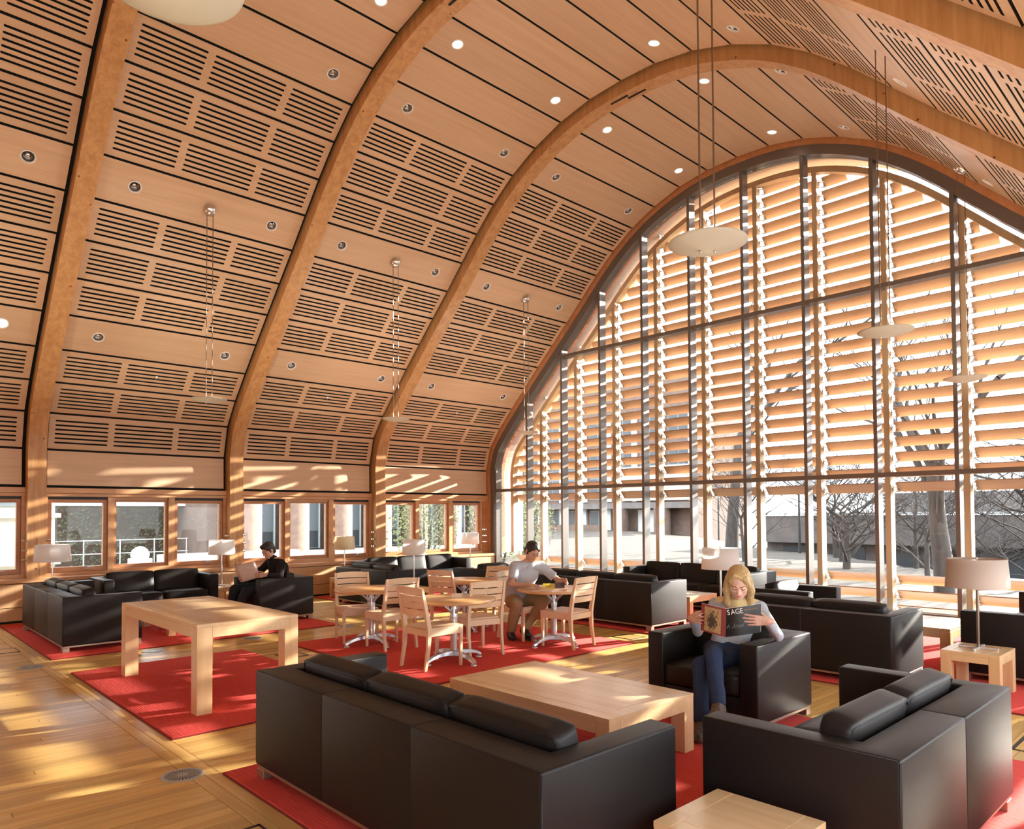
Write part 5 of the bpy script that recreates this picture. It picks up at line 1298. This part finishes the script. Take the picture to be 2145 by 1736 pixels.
MUP = np.array((0.02, 0.05, 1.0)); MUP /= np.linalg.norm(MUP); MHT = 0.205
spine = np.array((-2.765, 4.735, 0.715)); lft = np.array((-3.035, 4.835, 0.725)); rgt = np.array((-2.555, 4.855, 0.760))
def bow(a, b, amt, n=7):
    d = b - a; nn = np.cross(d, MUP); nn /= np.linalg.norm(nn); return [a + d * t + nn * amt * math.sin(PI * t) for t in np.linspace(0, 1, n)]
Lp = bow(lft, spine, 0.012); Rp = bow(spine, rgt, 0.016)
sheet(Lp, MHT, -0.003, M['mag_red'], 'back_cover', mag, morg, MUP); sheet(Rp, MHT, -0.003, M['mag_black'], 'front_cover', mag, morg, MUP)
fw = lambda pts, t: [p + np.array((0.15, -0.9, 0)) * t for p in pts]
sheet([p + MUP * 0.012 for p in fw(Lp[1:-1], 0.0012)], MHT - 0.026, 0.0004, M['mag_art'], 'printed_picture', mag, morg, MUP)
sheet(fw([p + MUP * 0.004 for p in Lp], -0.008), MHT - 0.002, -0.002, M['paper'], 'pages', mag, morg, MUP); sheet(fw([p + MUP * 0.004 for p in Rp], -0.008), MHT - 0.002, -0.002, M['paper'], 'pages', mag, morg, MUP)
def lettering(txt, size, p, right, up, m, parent, org, name='lettering', sx=1.0):
    c = bpy.data.curves.new(name, 'FONT'); c.body = txt; c.size = size; c.extrude = 0.0003; c.materials.append(m)
    tmp = bpy.data.objects.new(name, c); COL.objects.link(tmp); bpy.context.view_layer.update(); me = bpy.data.meshes.new_from_object(tmp.evaluated_get(bpy.context.evaluated_depsgraph_get())); bpy.data.objects.remove(tmp)
    o = obj(name, me, parent)
    r = Vector(right).normalized(); u = Vector(up); u = (u - r * u.dot(r)).normalized(); n = r.cross(u); q = Vector(p) - Vector(org)
    o.matrix_local = Matrix(((r.x * sx, u.x, n.x, q.x), (r.y * sx, u.y, n.y, q.y), (r.z * sx, u.z, n.z, q.z), (0, 0, 0, 1))); return o
M['ink_white'] = mat('white_ink', (0.85, 0.85, 0.82), 0.5); M['ink_tan'] = mat('tan_ink', (0.33, 0.22, 0.11), 0.5)
def onR(t, h): 
    i = t * (len(Rp) - 1); k = min(int(i), len(Rp) - 2); p = Rp[k] + (Rp[k + 1] - Rp[k]) * (i - k); d = Rp[k + 1] - Rp[k]; return p + MUP * h + np.array((0.10, -0.95, 0)) * 0.0045, d
x = 0.04
for ch, w in (('S', 0.115), ('A', 0.13), ('G', 0.14), ('E', 0.115)):
    p, d = onR(x, MHT - 0.046); lettering(ch, 0.053, p, d, MUP, M['ink_white'], mag, morg, sx=0.88); x += w * 0.96
for ch, w in zip('MAGAZINE', (0.066, 0.055, 0.062, 0.055, 0.050, 0.028, 0.060, 0.05)):
    p, d = onR(min(x, 0.99), MHT - 0.034); lettering(ch, 0.0235, p, d, MUP, M['ink_tan'], mag, morg, sx=0.88); x += w * 0.92
mb = MB()
rr_ = random.Random(6)
for k in range(26):
    t = rr_.uniform(0.03, 0.62); h = rr_.uniform(0.055, 0.075); p, d = onR(t, h); q, _ = onR(t + 0.008, h); hh = MUP * rr_.uniform(0.004, 0.02)
    mb.add([tuple(p - morg), tuple(q - morg), tuple(q + hh - morg), tuple(p + hh - morg)], [(0, 1, 2, 3)])
mb.build('cover_picture', mat('pale_print', (0.20, 0.24, 0.22), 0.5), mag)

# ---- the man with the newspaper
J = dict(hip=(-10.78, 5.02, 0.49), waist=(-10.77, 5.10, 0.66), chest=(-10.76, 5.07, 0.80), neck=(-10.75, 4.98, 0.945), head=(-10.745, 4.90, 1.075),
         shL=(-10.57, 5.03, 0.870), shR=(-10.95, 5.03, 0.885), elL=(-10.46, 4.95, 0.685), elR=(-11.06, 4.85, 0.70), wrL=(-10.52, 4.76, 0.720), wrR=(-11.0, 4.58, 0.83),
         hpL=(-10.69, 4.98, 0.48), hpR=(-10.87, 4.98, 0.49), knL=(-10.62, 4.49, 0.47), knR=(-10.89, 4.44, 0.50), anL=(-10.68, 4.36, 0.11), anR=(-10.93, 4.36, 0.11), toL=(-10.66, 4.20, 0.07), toR=(-10.93, 4.19, 0.07))
no, norg, ng, nfr, nP = person(J, (0.20, -0.86, -0.46), (0.05, -0.38, 0.90), 'man in black fleece reading a newspaper in an armchair by the left windows', M['skin_m'], False,
    {'L': (((-0.25, -0.95, -0.05), (-0.95, 0.2, 0.0), (0, 0, 1)), dict(curl=(0.5, 0.6, 0.4), thumb=0.8)), 'R': (((0.2, -0.9, 0.3), (0.9, 0.2, 0), (0, 0, 1)), dict(curl=(0.5, 0.6, 0.4), thumb=0.8))})
legs(no, norg, ng, M['darkjean'], seed=14, thigh=0.092, knee=0.076, flare=0.062)
top(no, norg, ng, M['darkfleece'], 'fleece_jacket', 1.72, 0.066, 0.046, 15, 0.135, 0.130, collar=0.036, hem=0.48)
F = Field(ng['neck'] - 0.12, ng['neck'] + 0.14, 0.006); F.cap(ng['neck'] - V3(0, -0.01, 0.03), ng['neck'] + V3(0, -0.022, 0.045), 0.074, 0.064, 0.01); F.cap(ng['neck'] - V3(0, 0, 0.0), ng['neck'] + V3(0, -0.04, 0.12), 0.058, 0.062, 0, 'cut'); F.cap(ng['neck'] + V3(0.0, -0.10, 0.0), ng['neck'] + V3(0, -0.07, 0.1), 0.045, 0.05, 0, 'cut'); obj('collar', field_mesh('collar', [F.surface()], M['darkfleece'], norg), no)
def short_hair(o, org, g, fr, P, hs, seed, quiff=True):
    Q = np.stack(fr, 1); F = Field(g['head'] - 0.18, g['head'] + 0.20, 0.005)
    F.ell(P(0, -0.016, 0.042), np.array((0.082, 0.104, 0.090)) * hs, Q); F.ell(P(0, -0.065, -0.02), np.array((0.070, 0.045, 0.070)) * hs, Q, 0.02)
    if quiff: F.ell(P(0, 0.055, 0.098), np.array((0.055, 0.040, 0.028)) * hs, Q, 0.02)
    for sx in (-1, 1): F.cap(P(sx * 0.075, 0.022, 0.03), P(sx * 0.073, 0.020, -0.025), 0.012, 0.007, 0.01)
    F.ell(P(0, 0.100, -0.022), np.array((0.080, 0.078, 0.094)) * hs, Q, 0.008, 'cut')
    for sx in (-1, 1): F.ell(P(sx * 0.085, -0.006, -0.015), np.array((0.02, 0.026, 0.040)) * hs, Q, 0.004, 'cut')
    F.wrinkle(0.0035, 230, seed); obj('hair', field_mesh('hair', [F.surface()], M['darkhair'], org), o)
short_hair(no, norg, ng, nfr, nP, 1.04, 3)
for s in 'LR': shoe(no, norg, ng['an' + s], ng['to' + s], M['blackshoe'])
M['news'] = mat('newsprint', (0.66, 0.56, 0.48), 0.9)
N_, L_, B_ = nodes(M['news']); tc = N_.new('ShaderNodeTexCoord'); br = N_.new('ShaderNodeTexBrick'); br.inputs['Scale'].default_value = 26; br.inputs['Mortar Size'].default_value = 0.03; br.inputs['Brick Width'].default_value = 3.2; br.inputs['Row Height'].default_value = 0.42
br.inputs['Color1'].default_value = (0.42, 0.35, 0.30, 1); br.inputs['Color2'].default_value = (0.58, 0.49, 0.42, 1); br.inputs['Mortar'].default_value = (0.68, 0.58, 0.50, 1)
mp = N_.new('ShaderNodeMapping'); mp.inputs['Rotation'].default_value = (PI / 2, 0, PI / 2); L_.new(tc.outputs['UV'], br.inputs['Vector']); L_.new(br.outputs['Color'], B_.inputs['Base Color'])
npo = empty('newspaper', (-10.65, 4.5, 0.62), 0, 'open newspaper held by the man in black fleece', 'newspaper'); nporg = np.array((-10.65, 4.5, 0.62))
def quad_sheet(name, bl, br_, tr, tl, m, parent, org, bulge=0.012, n=6):
    bl, br_, tr, tl = [np.array(q, float) for q in (bl, br_, tr, tl)]; nn = np.cross(br_ - bl, tl - bl); nn /= np.linalg.norm(nn); vs = []; fs = []; uv = []
    for i in range(n + 1):
        for j in range(n + 1):
            u, v = i / n, j / n; p = (bl * (1 - u) + br_ * u) * (1 - v) + (tl * (1 - u) + tr * u) * v + nn * bulge * math.sin(PI * u) * (1 - 0.5 * v); vs.append(tuple(p - org)); uv.append((u, v))
    for i in range(n):
        for j in range(n): a = i * (n + 1) + j; fs.append((a, a + n + 1, a + n + 2, a + 1))
    me = bpy.data.meshes.new(name); me.from_pydata(vs, [], fs); l = me.uv_layers.new(); 
    for p in me.polygons:
        for li, vi in zip(p.loop_indices, p.vertices): l.data[li].uv = uv[vi]
    me.materials.append(m); me.polygons.foreach_set('use_smooth', [True] * len(me.polygons)); o = obj(name, me, parent); sd = o.modifiers.new('thickness', 'SOLIDIFY'); sd.thickness = 0.0012; return o
quad_sheet('front_page', (-10.70, 4.475, 0.615), (-10.565, 4.70, 0.690), (-10.635, 4.63, 0.93), (-10.77, 4.37, 0.865), M['news'], npo, nporg)
quad_sheet('back_page', (-10.98, 4.55, 0.62), (-10.705, 4.47, 0.615), (-10.775, 4.365, 0.865), (-11.04, 4.46, 0.885), M['news'], npo, nporg)

# ---- the man at the round table
J = dict(hip=(-6.80, 6.48, 0.49), waist=(-6.77, 6.48, 0.65), chest=(-6.67, 6.48, 0.84), neck=(-6.57, 6.47, 1.01), head=(-6.49, 6.455, 1.145),
         shL=(-6.53, 6.655, 0.945), shR=(-6.63, 6.285, 0.950), elL=(-6.36, 6.80, 0.765), elR=(-6.56, 6.16, 0.745), wrL=(-6.13, 6.66, 0.775), wrR=(-6.33, 6.23, 0.745),
         hpL=(-6.78, 6.57, 0.50), hpR=(-6.78, 6.39, 0.50), knL=(-6.335, 6.53, 0.545), knR=(-6.50, 6.19, 0.515), anL=(-6.64, 6.46, 0.160), anR=(-6.77, 6.335, 0.115), toL=(-6.51, 6.41, 0.100), toR=(-6.64, 6.26, 0.07))
to_, torg, tg, tfr, tP = person(J, (0.80, -0.22, -0.48), (0.42, -0.05, 0.90), 'dark-haired man in grey short-sleeved shirt and khaki trousers reading at the round table', M['skin_m'], False,
    {'L': (((0.75, -0.35, 0.10), (-0.2, -0.9, -0.3), (0, 0, 1)), dict(curl=(0.4, 0.5, 0.35), thumb=0.7)), 'R': (((0.95, 0.15, -0.02), (0.05, 0.2, -1.0), (0, 1, 0)), dict(curl=(0.25, 0.35, 0.25), thumb=0.4))})
legs(to_, torg, tg, M['khaki'], seed=24, thigh=0.092, knee=0.076, flare=0.066)
top(to_, torg, tg, M['shirt'], 'shirt', 0.72, 0.066, 0.05, 25, 0.140, 0.138, collar=0.052, hem=0.47)
def ring_collar(o, org, neck, lean, front, m, r=0.062, gap=28, z0=-0.006):
    ax = np.array(lean, float); ax /= np.linalg.norm(ax); f = np.array(front, float); f -= ax * (f @ ax); f /= np.linalg.norm(f); s = np.cross(ax, f); c = np.array(neck) + ax * z0; mb = MB(); rings = []
    for t in np.linspace(R(gap), R(360 - gap), 22):
        d = f * math.cos(t) + s * math.sin(t); k = 1.0 if 0.35 < (t / (2 * PI)) < 0.65 else 0.85
        rings.append([tuple(c + d * (r * 1.22) - ax * 0.026 - org), tuple(c + d * (r * 1.26) - ax * 0.022 - org), tuple(c + d * (r * 1.06) + ax * 0.020 * k - org), tuple(c + d * (r * 0.98) + ax * 0.020 * k - org), tuple(c + d * (r * 0.96) - ax * 0.02 - org)])
    mb.sweep(rings); col = mb.build('collar', m, o, auto=60)
    mb = MB()
    for q in (-1, 1):
        a0 = c + f * (r * 1.02) * math.cos(R(gap)) + s * q * r * math.sin(R(gap)); up = a0 + ax * 0.016; back = c + (f * math.cos(R(75)) + s * q * math.sin(R(75))) * r * 1.24
        tip = a0 + f * 0.030 - ax * 0.058 + s * q * 0.022; nrm = f * 0.006
        P_ = [up, back + ax * 0.01, back - ax * 0.022 + f * 0.01, tip]; mb.add([tuple(p - org) for p in P_] + [tuple(p + nrm - org) for p in P_], [(0, 1, 2, 3), (7, 6, 5, 4), (0, 4, 5, 1), (1, 5, 6, 2), (2, 6, 7, 3), (3, 7, 4, 0)])
    mb.build('collar_flap', m, col); return col
ring_collar(to_, torg, tg['neck'] + V3(0.004, 0, 0.0), (0.40, -0.02, 0.92), (1, -0.1, 0), M['shirt'])
short_hair(to_, torg, tg, tfr, tP, 1.00, 13, False)
for s in 'LR': shoe(to_, torg, tg['an' + s], tg['to' + s], M['blackshoe'])
mb = MB()
for sx in (-1, 1):
    mb.tube([tuple(np.array(tP(sx * 0.031 + 0.020 * math.cos(t), 0.1015, 0.001 + 0.014 * math.sin(t))) - torg) for t in np.linspace(0, 2 * PI, 15)], 0.0014, 5, caps=False)
    mb.tube([tuple(np.array(tP(sx * 0.051, 0.1, 0.006)) - torg), tuple(np.array(tP(sx * 0.079, 0.05, 0.008)) - torg), tuple(np.array(tP(sx * 0.081, -0.005, 0.008)) - torg)], 0.0014, 5)
mb.tube([tuple(np.array(tP(-0.011, 0.1015, 0.004)) - torg), tuple(np.array(tP(0.011, 0.1015, 0.004)) - torg)], 0.0014, 5); mb.build('spectacles', M['cord'], to_, smooth=True)
# his magazine
rm = empty('magazine', (-6.17, 6.46, 0.705), 0, 'open magazine with yellow page lying on the round table under the man\'s hands', 'magazine'); rorg = np.array((-6.17, 6.46, 0.705))
M['mag_yellow'] = noisy('yellow_print', (0.80, 0.62, 0.06), (0.80, 0.62, 0.06), 5, 0.4, 0.0); M['mag_purple'] = mat('dark_purple_print', (0.06, 0.03, 0.05), 0.35); M['mag_green'] = mat('green_print', (0.05, 0.14, 0.03), 0.5)
def page(pts, y0, y1, m, name):
    """pts: profile (x, z) away from the viewer's side of the table; extruded from y0 to y1"""
    mb = MB(); n = len(pts); t = 0.0015; vs = [(x, y0, z) for x, z in pts] + [(x, y1, z) for x, z in pts] + [(x, y0, z + t) for x, z in pts] + [(x, y1, z + t) for x, z in pts]
    fs = [(i, i + 1, n + i + 1, n + i) for i in range(n - 1)] + [(2 * n + i, 3 * n + i, 3 * n + i + 1, 2 * n + i + 1) for i in range(n - 1)] + [(i, 2 * n + i, 2 * n + i + 1, i + 1) for i in range(n - 1)] + [(n + i, n + i + 1, 3 * n + i + 1, 3 * n + i) for i in range(n - 1)] + [(0, n, 3 * n, 2 * n), (n - 1, 3 * n - 1, 4 * n - 1, 2 * n - 1)]
    mb.add(vs, fs); o = mb.build(name, m, rm, auto=50); o.rotation_euler = (0, 0, R(134)); return o
page([(-0.10, 0.002), (0.0, 0.006), (0.10, 0.004)], 0.10, 0.20, M['paper'], 'left_page')
page([(-0.10, 0.002), (-0.03, 0.016), (0.05, 0.031), (0.11, 0.042)], -0.05, 0.10, M['mag_yellow'], 'raised_page')
page([(-0.10, 0.004), (-0.02, 0.022), (0.05, 0.044), (0.11, 0.056)], -0.17, -0.05, M['mag_purple'], 'right_page')
mb = MB(); lf_ = random.Random(5)
for _ in range(14):
    x, y = lf_.uniform(-0.03, 0.05), lf_.uniform(0.0, 0.07); z = 0.016 + (x + 0.03) * 0.19 + 0.003; q = 0.008
    mb.add([(x - q, y - q, z - q * 0.19), (x + q, y - q * 0.3, z + q * 0.19), (x + q * 0.6, y + q, z + q * 0.12)], [(0, 1, 2)])
pr = mb.build('leaf_print', M['mag_green'], rm); pr.rotation_euler = (0, 0, R(134))
